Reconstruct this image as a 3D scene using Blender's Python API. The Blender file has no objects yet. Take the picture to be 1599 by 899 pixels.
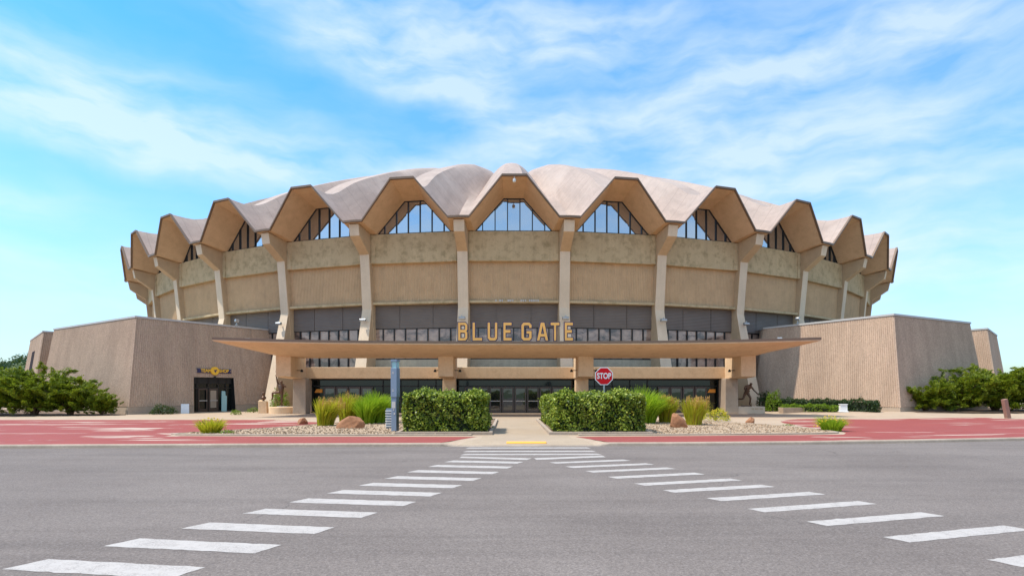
import bpy, bmesh, math, random
import numpy as np
from mathutils import Vector, Matrix
random.seed(7); rng = np.random.default_rng(7)
PI = math.pi; R_ = math.radians
C = bpy.context.scene.collection
sc = bpy.context.scene

# ------------------------------------------------------------ camera, world, sun, exposure
cam_d = bpy.data.cameras.new('camera'); cam = bpy.data.objects.new('camera', cam_d); C.objects.link(cam)
cam.location = (0, 0, 1.9); cam.rotation_euler = (PI/2, 0, 0)
FPX = 902.0
cam_d.sensor_fit = 'HORIZONTAL'; cam_d.sensor_width = 36.0; cam_d.lens = 36.0*FPX/1599.0
cam_d.shift_x = (799.5-795.0)/1599.0; cam_d.shift_y = (610.0-449.5)/1599.0
cam_d.clip_start = 0.1; cam_d.clip_end = 5000
sc.camera = cam

SUN_EL = R_(62); SUN_AZ = math.atan2(-0.96, -0.19)      # high sun, well to the left of the camera
sun_dir = Vector((math.sin(SUN_AZ)*math.cos(SUN_EL), math.cos(SUN_AZ)*math.cos(SUN_EL), math.sin(SUN_EL)))
sd = bpy.data.lights.new('sun', 'SUN'); sd.energy = 2.7; sd.angle = R_(0.55); sd.color = (1, .93, .82)
so = bpy.data.objects.new('sun', sd); C.objects.link(so)
so.rotation_euler = sun_dir.to_track_quat('Z', 'Y').to_euler()

sc.view_settings.view_transform = 'Standard'; sc.view_settings.look = 'None'
sc.view_settings.gamma = 1; sc.view_settings.exposure = 0.9; sc.view_settings.use_curve_mapping = False
sc.render.engine = 'CYCLES'
sc.cycles.max_bounces = 8; sc.cycles.diffuse_bounces = 4; sc.cycles.caustics_reflective = False; sc.cycles.caustics_refractive = False
sc.cycles.use_denoising = True

class NT:
    """small node-graph helper"""
    def __init__(s, tree): s.t = tree; s.n = tree.nodes; s.l = tree.links
    def new(s, typ, **kw):
        n = s.n.new(typ)
        for k, v in kw.items(): setattr(n, k, v)
        return n
    def put(s, sock, v):
        if hasattr(v, 'is_output') or isinstance(v, bpy.types.NodeSocket): s.l.new(v, sock)
        else: sock.default_value = v
    def m(s, op, a, b=None, c=None, clamp=False):
        n = s.new('ShaderNodeMath', operation=op, use_clamp=clamp); s.put(n.inputs[0], a)
        if b is not None: s.put(n.inputs[1], b)
        if c is not None: s.put(n.inputs[2], c)
        return n.outputs[0]
    def noise(s, vec, scale, detail=4, rough=.55, dist=0.0):
        n = s.new('ShaderNodeTexNoise'); s.put(n.inputs['Vector'], vec)
        n.inputs['Scale'].default_value = scale; n.inputs['Detail'].default_value = detail
        n.inputs['Roughness'].default_value = rough; n.inputs['Distortion'].default_value = dist
        return n.outputs[0]
    def vscale(s, vec, sx, sy, sz):
        n = s.new('ShaderNodeVectorMath', operation='MULTIPLY'); s.put(n.inputs[0], vec); n.inputs[1].default_value = (sx, sy, sz)
        return n.outputs[0]
    def ramp(s, v, stops):
        n = s.new('ShaderNodeValToRGB'); s.put(n.inputs[0], v); el = n.color_ramp.elements
        while len(el) < len(stops): el.new(.5)
        for e, (p, c) in zip(el, stops):
            e.position = p; e.color = (c, c, c, 1) if isinstance(c, (int, float)) else (*c, 1)
        return n.outputs[0]
    def mix(s, f, a, b, typ='MIX'):
        n = s.new('ShaderNodeMix', data_type='RGBA', blend_type=typ); s.put(n.inputs[0], f)
        for i, v in ((6, a), (7, b)):
            if isinstance(v, tuple): v = (*v[:3], 1)
            s.put(n.inputs[i], v)
        return n.outputs[2]

# ---- sky: Nishita plus thin cirrus by direction
w = bpy.data.worlds.new('World'); sc.world = w; w.use_nodes = True
g = NT(w.node_tree); g.n.clear()
sky = g.new('ShaderNodeTexSky', sky_type='NISHITA'); sky.sun_disc = False
sky.sun_elevation = SUN_EL; sky.sun_rotation = SUN_AZ % (2*PI); sky.air_density = 1.0; sky.dust_density = .6; sky.ozone_density = 2.2
tc = g.new('ShaderNodeTexCoord'); sep = g.new('ShaderNodeSeparateXYZ'); g.l.new(tc.outputs['Generated'], sep.inputs[0])
X, Y, Z = sep.outputs
az = g.m('ARCTAN2', X, Y)
el = g.m('ARCSINE', Z)
comb = g.new('ShaderNodeCombineXYZ'); g.put(comb.inputs[0], az); g.put(comb.inputs[1], el)
AE = comb.outputs[0]
w1 = g.m('MULTIPLY', g.m('SUBTRACT', g.noise(AE, 5, 3), .5), .09)
w2 = g.m('MULTIPLY', g.m('SUBTRACT', g.noise(g.vscale(AE, 1, 1, 1), 7.3, 3), .5), .055)
azw = g.m('ADD', az, w1); elw = g.m('ADD', el, w2)
def pix(px, py):
    a = math.atan((px-795)/FPX); return a, math.atan((610-py)/FPX*math.cos(a))
CL = [  # cirrus streaks: centre, half length, half width (rad), tilt, strength
    (110, 125, .24, .05, 0, 1.0), (10, 300, .10, .03, 0, .6), (300, 245, .30, .035, -.10, .8), (620, 265, .34, .035, 0, .85),
    (560, 75, .24, .045, -.22, .6), (720, 150, .22, .038, -.28, .65), (820, 70, .30, .05, -.15, .6), (640, 25, .26, .05, -.1, .55),
    (1000, 215, .36, .05, -.05, .6), (1240, 270, .34, .06, -.12, .7), (1120, 130, .22, .03, .12, .5), (1330, 60, .26, .05, .1, .65),
    (1500, 190, .24, .06, -.1, .6), (1050, 30, .34, .05, .05, .6), (1480, 420, .40, .07, -.1, .7), (150, 430, .40, .06, 0, .5), (1250, 345, .34, .05, -.12, .55), (60, 200, .2, .03, 0, .4), (1560, 40, .2, .06, 0, .7)]
acc = None
for (px, py, L, W, t, s) in CL:
    a0, e0 = pix(px, py)
    da = g.m('SUBTRACT', azw, a0); de = g.m('SUBTRACT', elw, e0)
    u = g.m('ADD', g.m('MULTIPLY', da, math.cos(t)/L), g.m('MULTIPLY', de, math.sin(t)/L))
    v = g.m('ADD', g.m('MULTIPLY', da, -math.sin(t)/W), g.m('MULTIPLY', de, math.cos(t)/W))
    d2 = g.m('ADD', g.m('MULTIPLY', u, u), g.m('MULTIPLY', v, v))
    k = g.m('MULTIPLY', g.m('POWER', 2.718, g.m('MULTIPLY', d2, -1)), s)
    acc = k if acc is None else g.m('ADD', acc, k)
# streaky breakup, plus an all-round cover of thin cloud and unseen cloud added overhead and behind the camera for whiter fill light
comb2 = g.new('ShaderNodeCombineXYZ'); g.put(comb2.inputs[0], g.m('ADD', azw, g.m('MULTIPLY', elw, .2))); g.put(comb2.inputs[1], elw)
st = g.noise(g.vscale(comb2.outputs[0], 2.6, 9, 1), 2.2, 8, .55, .15)
st2 = g.noise(g.vscale(comb2.outputs[0], 1.6, 5, 1), 2.0, 5, .55, .2)
cover = g.m('ADD', g.ramp(st2, [(.45, 0), (.75, .28)]), g.m('ADD', g.ramp(g.m('MULTIPLY', Y, -1), [(.0, 0), (.35, .85)]), g.ramp(el, [(.60, 0), (.85, 1.0)])))
dens = g.m('MULTIPLY', g.m('ADD', acc, g.m('MULTIPLY', cover, .75)), g.ramp(st, [(.32, .22), (.68, 1.1)]), clamp=True)
dens = g.m('MULTIPLY', dens, g.ramp(Y, [(.1, .85), (.5, .60)]))
hsv = g.new('ShaderNodeHueSaturation'); hsv.inputs['Saturation'].default_value = 1.12; hsv.inputs['Value'].default_value = 1.0
g.l.new(sky.outputs[0], hsv.inputs['Color'])
tint = g.mix(1.0, hsv.outputs[0], g.ramp(el, [(0, (.44, .55, .62)), (.05, (.52, .62, .71)), (.12, (.68, .80, .92)), (.24, (.70, .93, 1.02)), (.5, (.42, .95, 1.10))]), 'MULTIPLY')
cloudcol = g.new('ShaderNodeRGB'); cloudcol.outputs[0].default_value = (3.5, 3.85, 4.0, 1)
skyc = g.mix(dens, tint, cloudcol.outputs[0])
bg = g.new('ShaderNodeBackground'); g.put(bg.inputs[0], skyc); bg.inputs[1].default_value = 0.15
ow = g.new('ShaderNodeOutputWorld'); g.l.new(bg.outputs[0], ow.inputs[0])

# ------------------------------------------------------------ helpers
class MB:
    """collects faces of one mesh"""
    def __init__(s): s.v = []; s.f = []
    def add(s, vs, fs):
        o = len(s.v); s.v += [tuple(p) for p in vs]; s.f += [tuple(i+o for i in f) for f in fs]
    def box(s, c, d, rz=0, taper=1.0):
        x, y, z = d[0]/2, d[1]/2, d[2]/2; vs = []
        cr, sr = math.cos(rz), math.sin(rz)
        for k in (-1, 1):
            t = taper if k > 0 else 1
            for (a, b) in ((-1, -1), (1, -1), (1, 1), (-1, 1)):
                px, py = a*x*t, b*y*t
                vs.append((c[0]+px*cr-py*sr, c[1]+px*sr+py*cr, c[2]+k*z))
        s.add(vs, [(3, 2, 1, 0), (4, 5, 6, 7), (0, 1, 5, 4), (1, 2, 6, 5), (2, 3, 7, 6), (3, 0, 4, 7)])
    def loft(s, rings, close=True, caps=True):
        n = len(rings[0]); vs = [p for r in rings for p in r]; fs = []
        for i in range(len(rings)-1):
            for j in range(n if close else n-1):
                a, b = i*n+j, i*n+(j+1) % n
                fs.append((a, b, b+n, a+n))
        if caps and close:
            fs.append(tuple(range(n-1, -1, -1))); fs.append(tuple(range((len(rings)-1)*n, len(rings)*n)))
        s.add(vs, fs)
    def tube(s, pts, rad, n=8):
        rings = []
        for i, p in enumerate(pts):
            p = Vector(p); a = Vector(pts[max(0, i-1)]); b = Vector(pts[min(len(pts)-1, i+1)])
            d = (b-a).normalized(); q = d.to_track_quat('Z', 'Y')
            r = rad[i] if isinstance(rad, (list, tuple)) else rad
            rings.append([p+q @ Vector((r*math.cos(2*PI*k/n), r*math.sin(2*PI*k/n), 0)) for k in range(n)])
        s.loft(rings)
    def lathe(s, c, prof, n=24):
        s.loft([[(c[0]+r*math.cos(2*PI*k/n), c[1]+r*math.sin(2*PI*k/n), c[2]+z) for k in range(n)] for (r, z) in prof])
def obj(name, b, mat, parent=None, smooth=None, bevel=0, loc=None):
    me = bpy.data.meshes.new(name)
    if isinstance(b, MB): me.from_pydata(b.v, [], b.f); me.update()
    else: me = b; me.name = name
    if mat is not None: me.materials.clear(); me.materials.append(mat)
    if smooth is not None:
        me.polygons.foreach_set('use_smooth', [True]*len(me.polygons)); me.set_sharp_from_angle(angle=R_(smooth))
    o = bpy.data.objects.new(name, me); C.objects.link(o)
    if parent is not None: o.parent = parent
    if loc is not None: o.location = loc
    if isinstance(b, MB):
        bm = bmesh.new(); bm.from_mesh(me); bmesh.ops.recalc_face_normals(bm, faces=bm.faces); bm.to_mesh(me); bm.free()
    if bevel:
        md = o.modifiers.new('edge', 'BEVEL'); md.width = bevel; md.segments = 2; md.limit_method = 'ANGLE'; md.angle_limit = R_(40)
    return o
def share(name, src, parent):
    o = src.copy(); o.name = name; C.objects.link(o); o.parent = parent; return o
def tag(o, label, cat, group=None):
    o['label'] = label; o['category'] = cat
    if group: o['group'] = group
    return o
def thing(name, label, cat, loc=(0, 0, 0), rz=0, group=None):
    o = bpy.data.objects.new(name, None); C.objects.link(o); o.location = loc; o.rotation_euler = (0, 0, rz); o.empty_display_size = .3
    return tag(o, label, cat, group)
def struct(o, kind='structure'): o['kind'] = kind; return o
def smooth01(t): t = max(0., min(1., t)); return t*t*(3-2*t)
ROADZ = -0.12
def gp(px, py, z=0.0):
    Yd = FPX*(1.9-z)/(py-610.0); return ((px-795)/FPX*Yd, Yd)
def ground(x, y): return .27*smooth01((x-22)/6)*smooth01((y-41.2)/3.5)

# ------------------------------------------------------------ materials
def new_mat(name):
    m = bpy.data.materials.new(name); m.use_nodes = True; t = NT(m.node_tree); t.n.clear()
    out = t.new('ShaderNodeOutputMaterial'); p = t.new('ShaderNodeBsdfPrincipled'); t.l.new(p.outputs[0], out.inputs[0])
    t.p = p; t.out = out; t.pos = t.new('ShaderNodeNewGeometry').outputs['Position']
    return m, t
def bump(t, h, strength=.3, dist=.02):
    b = t.new('ShaderNodeBump'); b.inputs['Strength'].default_value = strength; b.inputs['Distance'].default_value = dist
    t.put(b.inputs['Height'], h); t.l.new(b.outputs[0], t.p.inputs['Normal'])
def concrete(name, c, c2, stain=None, st_amt=.5, streak=.35, rough=.88, grain=18, gs=.12):
    m, t = new_mat(name)
    n1 = t.noise(t.pos, .55, 6, .6)
    col = t.mix(t.ramp(n1, [(.32, 0), (.68, 1)]), c, c2)
    sk = t.noise(t.vscale(t.pos, 2.6, 2.6, .16), 1.0, 5, .65)
    col = t.mix(t.m('MULTIPLY', t.ramp(sk, [(.45, 0), (.8, 1)]), streak), col, tuple(x*.55 for x in c))
    if stain:
        n2 = t.noise(t.pos, 1.5, 7, .7)
        col = t.mix(t.m('MULTIPLY', t.ramp(n2, [(.48, 0), (.66, 1)]), st_amt), col, stain)
    gr = t.noise(t.pos, grain, 3, .7)
    col = t.mix(gs*2, col, t.ramp(gr, [(.3, tuple(x*.6 for x in c)), (.7, tuple(min(1, x*1.35) for x in c))]))
    t.put(t.p.inputs['Base Color'], col); t.p.inputs['Roughness'].default_value = rough
    bump(t, gr, .25, .02)
    return m
def plain(name, c, rough=.5, metal=0, var=.12, scale=9, spec=.5):
    m, t = new_mat(name)
    n = t.noise(t.pos, scale, 5, .6)
    t.put(t.p.inputs['Base Color'], t.mix(n, tuple(x*(1-var) for x in c), tuple(min(1, x*(1+var)) for x in c)))
    t.put(t.p.inputs['Roughness'], t.m('ADD', t.m('MULTIPLY', n, .2), rough-.1)); t.p.inputs['Metallic'].default_value = metal
    t.p.inputs['Specular IOR Level'].default_value = spec
    return m
def glass(name, c, refl, tint=(.8, .9, 1), rough=.02):
    m, t = new_mat(name)
    t.p.inputs['Base Color'].default_value = (*c, 1); t.p.inputs['Roughness'].default_value = .08; t.p.inputs['Specular IOR Level'].default_value = .28
    gl = t.new('ShaderNodeBsdfGlossy'); gl.inputs[0].default_value = (*tint, 1); gl.inputs['Roughness'].default_value = rough
    wob = t.new('ShaderNodeBump'); wob.inputs['Strength'].default_value = .06; wob.inputs['Distance'].default_value = .05
    t.put(wob.inputs['Height'], t.noise(t.pos, .9, 2)); t.l.new(wob.outputs[0], gl.inputs['Normal'])
    mx = t.new('ShaderNodeMixShader'); mx.inputs[0].default_value = refl
    t.l.new(t.p.outputs[0], mx.inputs[1]); t.l.new(gl.outputs[0], mx.inputs[2]); t.l.new(mx.outputs[0], t.out.inputs[0])
    return m
def leafmat(name, cols, trans=.35, rough=.5, spec=.4):
    m, t = new_mat(name)
    isl = t.new('ShaderNodeNewGeometry').outputs['Random Per Island']
    n = t.noise(t.pos, 1.3, 3)
    f = t.m('ADD', t.m('MULTIPLY', isl, .75), t.m('MULTIPLY', t.m('SUBTRACT', n, .5), .9), clamp=True)
    k = len(cols)
    col = t.ramp(f, [(i/(k-1), c) for i, c in enumerate(cols)])
    t.put(t.p.inputs['Base Color'], col); t.p.inputs['Roughness'].default_value = rough; t.p.inputs['Specular IOR Level'].default_value = spec
    tr = t.new('ShaderNodeBsdfTranslucent'); t.put(tr.inputs[0], t.mix(.5, col, (.25, .35, .03), 'MIX'))
    mx = t.new('ShaderNodeMixShader'); mx.inputs[0].default_value = trans
    t.l.new(t.p.outputs[0], mx.inputs[1]); t.l.new(tr.outputs[0], mx.inputs[2]); t.l.new(mx.outputs[0], t.out.inputs[0])
    return m
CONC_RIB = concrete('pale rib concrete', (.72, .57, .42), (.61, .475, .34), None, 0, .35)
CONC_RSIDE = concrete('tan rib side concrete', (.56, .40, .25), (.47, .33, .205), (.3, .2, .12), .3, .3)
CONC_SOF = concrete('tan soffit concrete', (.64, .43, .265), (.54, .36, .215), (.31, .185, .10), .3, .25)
CONC_BAND = concrete('mossy band concrete', (.56, .42, .25), (.45, .33, .19), (.22, .165, .075), .85, .5)
CONC_SPAN = concrete('grey spandrel concrete', (.50, .43, .32), (.38, .325, .24), (.2, .18, .15), .5, .8)
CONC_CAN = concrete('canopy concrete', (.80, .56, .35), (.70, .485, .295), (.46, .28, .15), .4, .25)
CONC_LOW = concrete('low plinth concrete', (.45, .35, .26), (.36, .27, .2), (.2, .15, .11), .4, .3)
PANEL = concrete('ribbed panel concrete', (.59, .395, .23), (.50, .335, .19), (.29, .205, .125), .35, .4)
WING = concrete('ribbed wing concrete', (.58, .415, .30), (.47, .335, .24), (.29, .20, .145), .4, .55, .9, 11, .3)
ROOF = concrete('pink roof membrane', (.46, .355, .305), (.385, .295, .255), (.29, .225, .2), .4, .2, .85, 9, .10)
def extend(mat, fn):
    t = NT(mat.node_tree); p = next(n for n in t.n if n.type == 'BSDF_PRINCIPLED'); t.pos = t.new('ShaderNodeNewGeometry').outputs['Position']
    src = p.inputs['Base Color'].links[0].from_socket; t.put(p.inputs['Base Color'], fn(t, src))
def roof_seams(t, col):
    sp = t.new('ShaderNodeSeparateXYZ'); t.l.new(t.pos, sp.inputs[0]); dx = sp.outputs[0]; dy = t.m('SUBTRACT', sp.outputs[1], 110)
    r = t.m('SQRT', t.m('ADD', t.m('MULTIPLY', dx, dx), t.m('MULTIPLY', dy, dy))); a = t.m('ARCTAN2', dx, dy)
    ln = t.m('LESS_THAN', t.m('FRACT', t.m('DIVIDE', t.m('ADD', r, t.m('MULTIPLY', t.noise(t.pos, .4, 2), .25)), 1.55)), .06)
    col = t.mix(t.m('MULTIPLY', ln, .32), col, (.22, .17, .15))
    cb = t.new('ShaderNodeCombineXYZ'); t.put(cb.inputs[0], t.m('MULTIPLY', a, 90)); t.put(cb.inputs[1], t.m('MULTIPLY', r, .16))
    run = t.ramp(t.noise(cb.outputs[0], 1.0, 6, .65), [(.42, 0), (.70, 1)])
    col = t.mix(t.m('MULTIPLY', run, .42), col, (.26, .205, .18))
    pt = t.ramp(t.noise(t.pos, .16, 5, .6), [(.5, 0), (.62, 1)])
    return t.mix(t.m('MULTIPLY', pt, .22), col, (.62, .52, .46))
extend(ROOF, roof_seams)
def wing_bands(t, col):
    b1 = t.ramp(t.noise(t.vscale(t.pos, .75, .75, .04), 1.0, 3, .6), [(.42, 0), (.62, 1)])
    col = t.mix(t.m('MULTIPLY', b1, .24), col, (.23, .155, .11))
    spk = t.ramp(t.noise(t.pos, 6.5, 3, .8), [(.4, 0), (.62, 1)])
    return t.mix(t.m('MULTIPLY', spk, .2), col, (.20, .13, .09))
extend(WING, wing_bands)
EDGE = plain('dark roof edge metal', (.19, .125, .085), .5, .2)
LOUV = None
def louvre_mat():
    m, t = new_mat('dark louvre slats')
    sp = t.new('ShaderNodeSeparateXYZ'); t.l.new(t.pos, sp.inputs[0])
    wv = t.m('SINE', t.m('MULTIPLY', sp.outputs[2], 2*PI/.14)); h = t.m('MULTIPLY_ADD', wv, .5, .5)
    n = t.noise(t.pos, .6, 4)
    col = t.mix(n, (.11, .085, .072), (.18, .145, .125))
    t.put(t.p.inputs['Base Color'], col); t.p.inputs['Roughness'].default_value = .6; bump(t, h, .7, .03)
    return m
LOUV = louvre_mat()
GL_SKY = glass('clerestory glass', (.05, .06, .07), .50, (.95, .97, 1))
GL_STRIP = glass('concourse glass', (.32, .215, .165), .06, (.95, .88, .85))
GL_DOOR = glass('dark lobby glass', (.006, .009, .009), .02, (.8, .95, .95))
GL_PANE = glass('door pane glass', (.012, .014, .014), .09, (.9, .95, .95))
FRAME = plain('black window frame', (.018, .017, .017), .45, .3)
BRONZEF = plain('dark bronze door frame', (.085, .066, .06), .4, .5)
tg = NT(GL_STRIP.node_tree); pg_ = next(n for n in tg.n if n.type == 'BSDF_PRINCIPLED'); ps_ = tg.new('ShaderNodeNewGeometry').outputs['Position']
refl_tone = tg.ramp(tg.noise(tg.vscale(ps_, .55, .55, .9), 1.0, 4, .6, .7), [(.40, (.07, .05, .045)), (.50, (.27, .185, .15)), (.62, (.42, .30, .235)), (.75, (.20, .15, .13))])  # varied reflections painted into the glass base colour as warm and dark noise
tg.put(pg_.inputs['Base Color'], refl_tone)
STEEL = plain('grey steel', (.42, .43, .44), .4, .7)
COPING = plain('pale metal coping', (.50, .48, .46), .6, .1)
WHITE = plain('white paint', (.75, .75, .75), .5)
YELLOW = plain('yellow orange letter face', (.88, .44, .11), .5, 0, .2, 4)
SIGNY = plain('golden sign face', (.9, .52, .04), .5)
NAVY = plain('navy paint', (.03, .03, .10), .5)
REDSIGN = plain('red sign sheeting', (.62, .006, .012), .6, 0, .05, 9, .2)
ORANGE = plain('orange poster', (.85, .33, .04), .6)
BRONZE = plain('patinated bronze', (.13, .075, .05), .4, .55, .35, 14)
BARK = plain('shrub bark', (.13, .075, .045), .9, 0, .35)
TOTEM = plain('slate blue totem paint', (.20, .255, .34), .4, .2, .1)
TEAL = plain('pale teal lamp glass', (.35, .58, .60), .2)
ROCK = concrete('red brown boulder stone', (.36, .165, .08), (.27, .115, .055), (.15, .07, .04), .5, .1, .9, 7, .25)
WOOD = plain('weathered red wood', (.30, .16, .12), .85, 0, .3)

# ground materials
def asphalt():
    m, t = new_mat('worn asphalt')
    n = t.noise(t.pos, .22, 5, .6); f = t.noise(t.pos, 38, 3, .8); mid = t.noise(t.pos, 7, 4, .6)
    col = t.mix(t.ramp(n, [(.3, 0), (.7, 1)]), (.182, .150, .135), (.238, .200, .180))
    tr = t.noise(t.vscale(t.pos, .07, .9, 1), 1.0, 5, .6, .8)           # long darker tyre-worn bands
    col = t.mix(t.m('MULTIPLY', t.ramp(tr, [(.47, 0), (.72, 1)]), .36), col, (.085, .070, .065))
    col = t.mix(t.m('MULTIPLY', t.ramp(f, [(.35, 1), (.52, 0)]), .55), col, (.06, .052, .05))
    col = t.mix(t.m('MULTIPLY', t.ramp(f, [(.56, 0), (.72, 1)]), .55), col, (.42, .37, .345))
    col = t.mix(t.m('MULTIPLY', t.ramp(mid, [(.62, 0), (.8, 1)]), .2), col, (.09, .08, .08))
    vo = t.new('ShaderNodeTexVoronoi', feature='DISTANCE_TO_EDGE'); vo.inputs['Scale'].default_value = .16
    wp = t.new('ShaderNodeVectorMath', operation='ADD'); t.put(wp.inputs[0], t.pos)
    wn = t.new('ShaderNodeTexNoise'); t.put(wn.inputs['Vector'], t.pos); wn.inputs['Scale'].default_value = .9; wn.inputs['Detail'].default_value = 6
    t.put(wp.inputs[1], t.vscale(wn.outputs['Color'], 1.8, 1.8, 0)); t.put(vo.inputs['Vector'], wp.outputs[0])
    cr = t.ramp(vo.outputs['Distance'], [(0, 1), (.004, 0)])
    crm = t.m('MULTIPLY', cr, t.ramp(t.noise(t.pos, .25, 2), [(.52, 0), (.60, .45)]))
    col = t.mix(crm, col, (.05, .045, .045))
    t.put(t.p.inputs['Base Color'], col); t.p.inputs['Roughness'].default_value = .95; t.p.inputs['Specular IOR Level'].default_value = .2; bump(t, f, .6, .015)
    return m
def paint_white():
    m, t = new_mat('worn white road paint')
    f = t.noise(t.pos, 45, 4, .75); n = t.noise(t.pos, 5, 6, .7)
    wear = t.m('MULTIPLY', t.ramp(n, [(.40, .12), (.66, 1)]), t.ramp(f, [(.42, 0), (.6, 1)]))
    t.put(t.p.inputs['Base Color'], t.mix(t.m('MULTIPLY', wear, .9), (.47, .425, .395), (.22, .185, .168)))
    t.p.inputs['Roughness'].default_value = .8; bump(t, f, .3, .01)
    return m
def red_paint():
    m, t = new_mat('worn red pavement paint')
    n = t.noise(t.pos, .5, 5, .6); f = t.noise(t.pos, 30, 3, .7)
    col = t.mix(n, (.235, .038, .030), (.325, .066, .052))
    wr = t.noise(t.vscale(t.pos, .33, 1.25, 1), .55, 6, .55, .4)
    big = t.ramp(t.noise(t.pos, .11, 2), [(.36, 0), (.56, 1)])
    spx = t.new('ShaderNodeSeparateXYZ'); t.l.new(t.pos, spx.inputs[0])
    far = t.m('MULTIPLY', t.m('SUBTRACT', t.m('ABSOLUTE', spx.outputs[0]), 11.0), .3, clamp=True)
    edge = t.m('ADD', wr, t.m('MULTIPLY', f, .05))
    col = t.mix(t.m('MULTIPLY', t.ramp(edge, [(.585, 0), (.61, 1)]), t.m('MULTIPLY', big, far)), col, (.50, .385, .31))
    col = t.mix(t.m('MULTIPLY', t.ramp(f, [(.55, 0), (.75, 1)]), .3), col, (.50, .25, .2))
    t.put(t.p.inputs['Base Color'], col); t.p.inputs['Roughness'].default_value = .85; bump(t, f, .25, .01)
    return m
def gravel_mat():
    m, t = new_mat('tan pea gravel')
    vo = t.new('ShaderNodeTexVoronoi'); vo.inputs['Scale'].default_value = 14; t.put(vo.inputs['Vector'], t.pos)
    sp = t.new('ShaderNodeSeparateColor'); t.l.new(vo.outputs['Color'], sp.inputs[0])
    col = t.ramp(sp.outputs[0], [(0, (.19, .12, .075)), (.35, (.36, .245, .155)), (.7, (.46, .33, .215)), (1, (.56, .44, .32))])
    t.put(t.p.inputs['Base Color'], col); t.p.inputs['Roughness'].default_value = .9
    bump(t, t.m('SUBTRACT', 1, vo.outputs['Distance']), .8, .04)
    return m
ASPH = asphalt(); PAINT = paint_white(); REDP = red_paint(); GRAV = gravel_mat()
PLAZA = concrete('plaza concrete', (.47, .355, .255), (.40, .295, .21), (.31, .225, .16), .4, .0, .9, 14, .1)
WALK = concrete('buff walkway concrete', (.42, .32, .225), (.36, .27, .19), (.28, .21, .15), .3, .0, .9, 16, .1)
KERB = concrete('chipped kerb concrete', (.46, .365, .285), (.34, .265, .2), (.2, .15, .115), .5, 0, .9, 12, .15)
EARTH = concrete('brown mulch', (.20, .13, .085), (.14, .09, .06), None, 0, 0, .95, 12, .3)
GRASS = plain('far grass', (.07, .10, .03), .95, 0, .3, .3)
TACT = plain('yellow tactile paint', (.85, .42, .06), .7)
JUN = leafmat('juniper needles', [(.05, .085, .007), (.16, .215, .012), (.30, .335, .018), (.44, .43, .03)], .4)
HEDGEL = leafmat('hedge leaves', [(.03, .065, .008), (.19, .255, .022), (.40, .45, .055), (.72, .66, .20)], .3, .4, .35)
INTERIOR = plain('beige shop interior', (.36, .29, .22), .7)
DARKV = plain('dark recess', (.03, .022, .025), .95, 0, .1, 9, .1)
DARKLEAF = plain('shaded twig core', (.012, .02, .008), .95)
GR_GREEN = leafmat('green grass blades', [(.22, .36, .012), (.38, .54, .02), (.55, .66, .04)], .5)
GR_YEL = leafmat('yellow green blades', [(.40, .42, .02), (.60, .55, .03), (.78, .58, .06)], .5)
GR_TAN = leafmat('tan seed plumes', [(.55, .27, .07), (.70, .38, .12), (.75, .48, .2)], .35)
BRIGHT = leafmat('bright shrub leaves', [(.09, .17, .01), (.19, .31, .014), (.32, .43, .03)], .45)
DEEP = leafmat('deep green leaves', [(.012, .035, .010), (.025, .06, .014), (.05, .09, .02)], .25)
YFLOW = leafmat('yellow petals', [(.7, .42, .02), (.8, .55, .04)], .3)
WOODS = leafmat('distant wood leaves', [(.02, .05, .022), (.035, .08, .03), (.06, .11, .035)], .2)

# ------------------------------------------------------------ setting: ground, road, pavement
b = MB(); b.add([(-3000, -600, -.16), (3000, -600, -.16), (3000, 4000, -.16), (-3000, 4000, -.16)], [(0, 1, 2, 3)])
struct(obj('ground', b, GRASS))
KL = [(-120, 19.3), (-60, 19.5), (-30, 19.8), (-17, 20.3), (-8, 20.75), (0, 21.05), (6, 21.25), (11, 21.7), (16, 22.5), (21, 23.5), (30, 26), (60, 36), (90, 50)]
def kerb_y(x):
    for (a, c) in zip(KL, KL[1:]):
        if a[0] <= x <= c[0]: return a[1]+(c[1]-a[1])*(x-a[0])/(c[0]-a[0])
    return KL[-1][1]
KXS = sorted(set([float(a[0]) for a in KL]+[round(float(x), 3) for x in np.arange(-40, 40.1, .8)]+[-2.5, -2.2, -1.9, 3.1, 3.4, 3.7]))
b = MB(); n = len(KXS)
b.add([(x, -60, ROADZ) for x in KXS]+[(x, kerb_y(x)+.1, ROADZ) for x in KXS], [(i, i+1, n+i+1, n+i) for i in range(n-1)])
struct(obj('road', b, ASPH))
# kerb with a dropped part at the walkway
def kerb(name, xs):
    b = MB(); rings = []
    for x in xs:
        y = kerb_y(x); h = 0.0; j = random.uniform(-.012, .012)
        if -2.5 < x < 3.7: h = -.10*smooth01(min((x+2.5)/.6, (3.7-x)/.6))
        rings.append([(x, y+j, ROADZ-.03), (x, y+j+.015, h-.035), (x, y+j+.045, h+.004), (x, y+.20, h+.006), (x, y+.20, ROADZ-.03)])
    b.loft(rings); return struct(obj(name, b, KERB))
kerb('kerb', KXS)
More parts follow.
